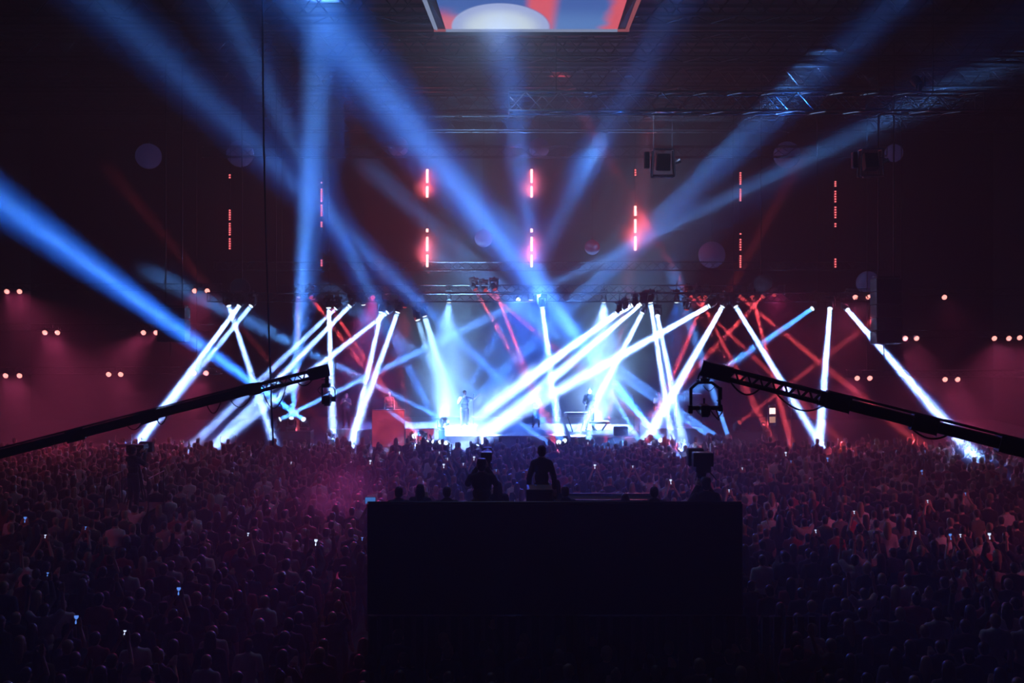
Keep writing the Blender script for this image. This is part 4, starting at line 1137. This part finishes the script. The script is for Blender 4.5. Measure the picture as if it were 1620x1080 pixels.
# right crane
joint_head = 1152
Bf = P(1850, 768, 12.4)
root, A, loc, D, s, u, Rm, at, Bf = crane((1116, 583), 1308, (1850, 768), (Bf.x, Bf.y, 0), 13.6, 12.4, .15, 'camera crane with long black boom reaching in from the right edge', [1325, 1462, 1600], [(1156, 1205, .14), (1228, 1308, .16), (1440, 1500, .10)], True)
pedestal(root, loc, Bf, D, .15)
sc_ = A.y / F                                 # metres per pixel at the head
def hp2(px, py, dy=0): return loc(P(px, py, A.y) + Vector((0, dy, 0)))
b = MB().cyl(hp2(1115, 592), hp2(1115, 606), .035).cyl(hp2(1115, 598), hp2(1115, 603), .06)
b.tube([hp2(1113 - 8 * math.cos(k / 8 * PI / 2 + .2) - 1, 600 - 14 * math.sin(k / 8 * PI / 2)) for k in range(9)], .012, 6)
b.cyl(hp2(1107, 602), hp2(1102, 602), .015).cyl(hp2(1117, 592), hp2(1122, 594), .012).cyl(hp2(1122, 594), hp2(1122, 600), .012); b.cyl(hp2(1110, 600), hp2(1123, 600), .02)
b.build('pan_head', M['black'], root)
fr2 = MB()
pts2 = [(1093, 652), (1093, 614), (1104, 605), (1126, 605), (1138, 614), (1138, 648)]
for a_, b_ in zip(pts2, pts2[1:]): fr2.box((hp2(*a_) + hp2(*b_)) / 2, ((hp2(*b_) - hp2(*a_)).length + .025, .05, .035), Matrix(((hp2(*b_) - hp2(*a_)).normalized(), Vector((0, 1, 0)), (hp2(*b_) - hp2(*a_)).normalized().cross(Vector((0, 1, 0))))).transposed(), bevel=.006)
cage = fr2.build('cage_frame', M['black'], root)
MB().box((hp2(1092, 647)), (.058, .09, .115), bevel=.01).box(hp2(1139, 645), (.055, .09, .09), bevel=.01).build('tilt_motor', M['black'], cage)
MB().box(hp2(1140, 622), (.035, .07, .17), bevel=.01).build('cable_box', M['black'], cage)
cm = MB().box(hp2(1116, 645), (.40, .07, .055), bevel=.01).box(hp2(1114, 648, .02), (.13, .28, .14), bevel=.015).box(hp2(1113, 655, -.1), (.10, .08, .05), bevel=.01).build('camera', M['black'], root)
MB().cyl(hp2(1113, 650, .14), hp2(1113, 650, .32), .045, .055, 16).build('lens', M['black'], cm); MB().cyl(hp2(1114, 638), hp2(1114, 631), .012).sph(hp2(1114, 631), .016).build('top_knob', M['black'], cm)
b = MB(); b.tube([hp2(1121 + 11 * math.sin(k / 12 * PI) + k * .9, 645 + 19 * math.sin(k / 12 * PI)) for k in range(13)], .010, 6)
b.tube([hp2(1134 + 9 * math.sin(k / 10 * PI), 662 - k * 2.9) for k in range(11)], .009, 6); b.tube([hp2(1112 + k * 2, 609 + 9 * math.sin(k / 10 * PI)) for k in range(11)], .006, 6)
b.build('loose_cable', M['rubber'], root)

# left crane
joint_head = 492
Bf = P(-70, 736, 19.0)
root, A, loc, D, s, u, Rm, at, Bf = crane((516, 586), 404, (-70, 736), (Bf.x, Bf.y, 0), 20.5, 19.0, .16, 'camera crane with long black boom reaching in from the left edge', [236, 120], [(495, 468, .12), (452, 414, .42), (398, 362, .22), (348, 326, .2), (262, 246, .15), (224, 200, .12)], False)
pedestal(root, loc, Bf, D, .16)
b = MB().cyl(hp2(517, 590), hp2(517, 612), .04).box(hp2(517, 594), (.25, .05, .018)).box(hp2(517, 600), (.22, .05, .018)).box(hp2(516, 609), (.17, .13, .07), bevel=.01); b.build('pan_head', M['black'], root)
fr2 = MB()
pts2 = [(510, 636), (510, 612), (526, 612), (530, 617), (530, 628)]
for a_, b_ in zip(pts2, pts2[1:]): fr2.box((hp2(*a_) + hp2(*b_)) / 2, ((hp2(*b_) - hp2(*a_)).length + .02, .05, .03), Matrix(((hp2(*b_) - hp2(*a_)).normalized(), Vector((0, 1, 0)), (hp2(*b_) - hp2(*a_)).normalized().cross(Vector((0, 1, 0))))).transposed())
cage = fr2.build('cage_frame', M['black'], root)
MB().box(hp2(528, 631), (.09, .09, .10), bevel=.01).build('tilt_motor', M['black'], cage)
cm = MB().box(hp2(517, 632), (.17, .22, .17), bevel=.02).box(hp2(518, 640), (.12, .12, .05), bevel=.01).build('camera', M['black'], root)
MB().cyl(hp2(518, 630, .1), hp2(518, 630, .3), .05, .06, 16).build('lens', M['black'], cm); MB().tube([hp2(513 + 5 * math.sin(k / 8 * PI) * (1 if k < 5 else 1) + k * .9, 624 - 5 * math.sin(k / 8 * PI)) for k in range(9)], .010, 6).build('carry_handle', M['black'], cm)
b = MB(); b.tube([hp2(509 - 6 * math.sin(k / 10 * PI), 610 + k * 1.4) for k in range(11)], .007, 6); b.build('loose_cable', M['rubber'], root)
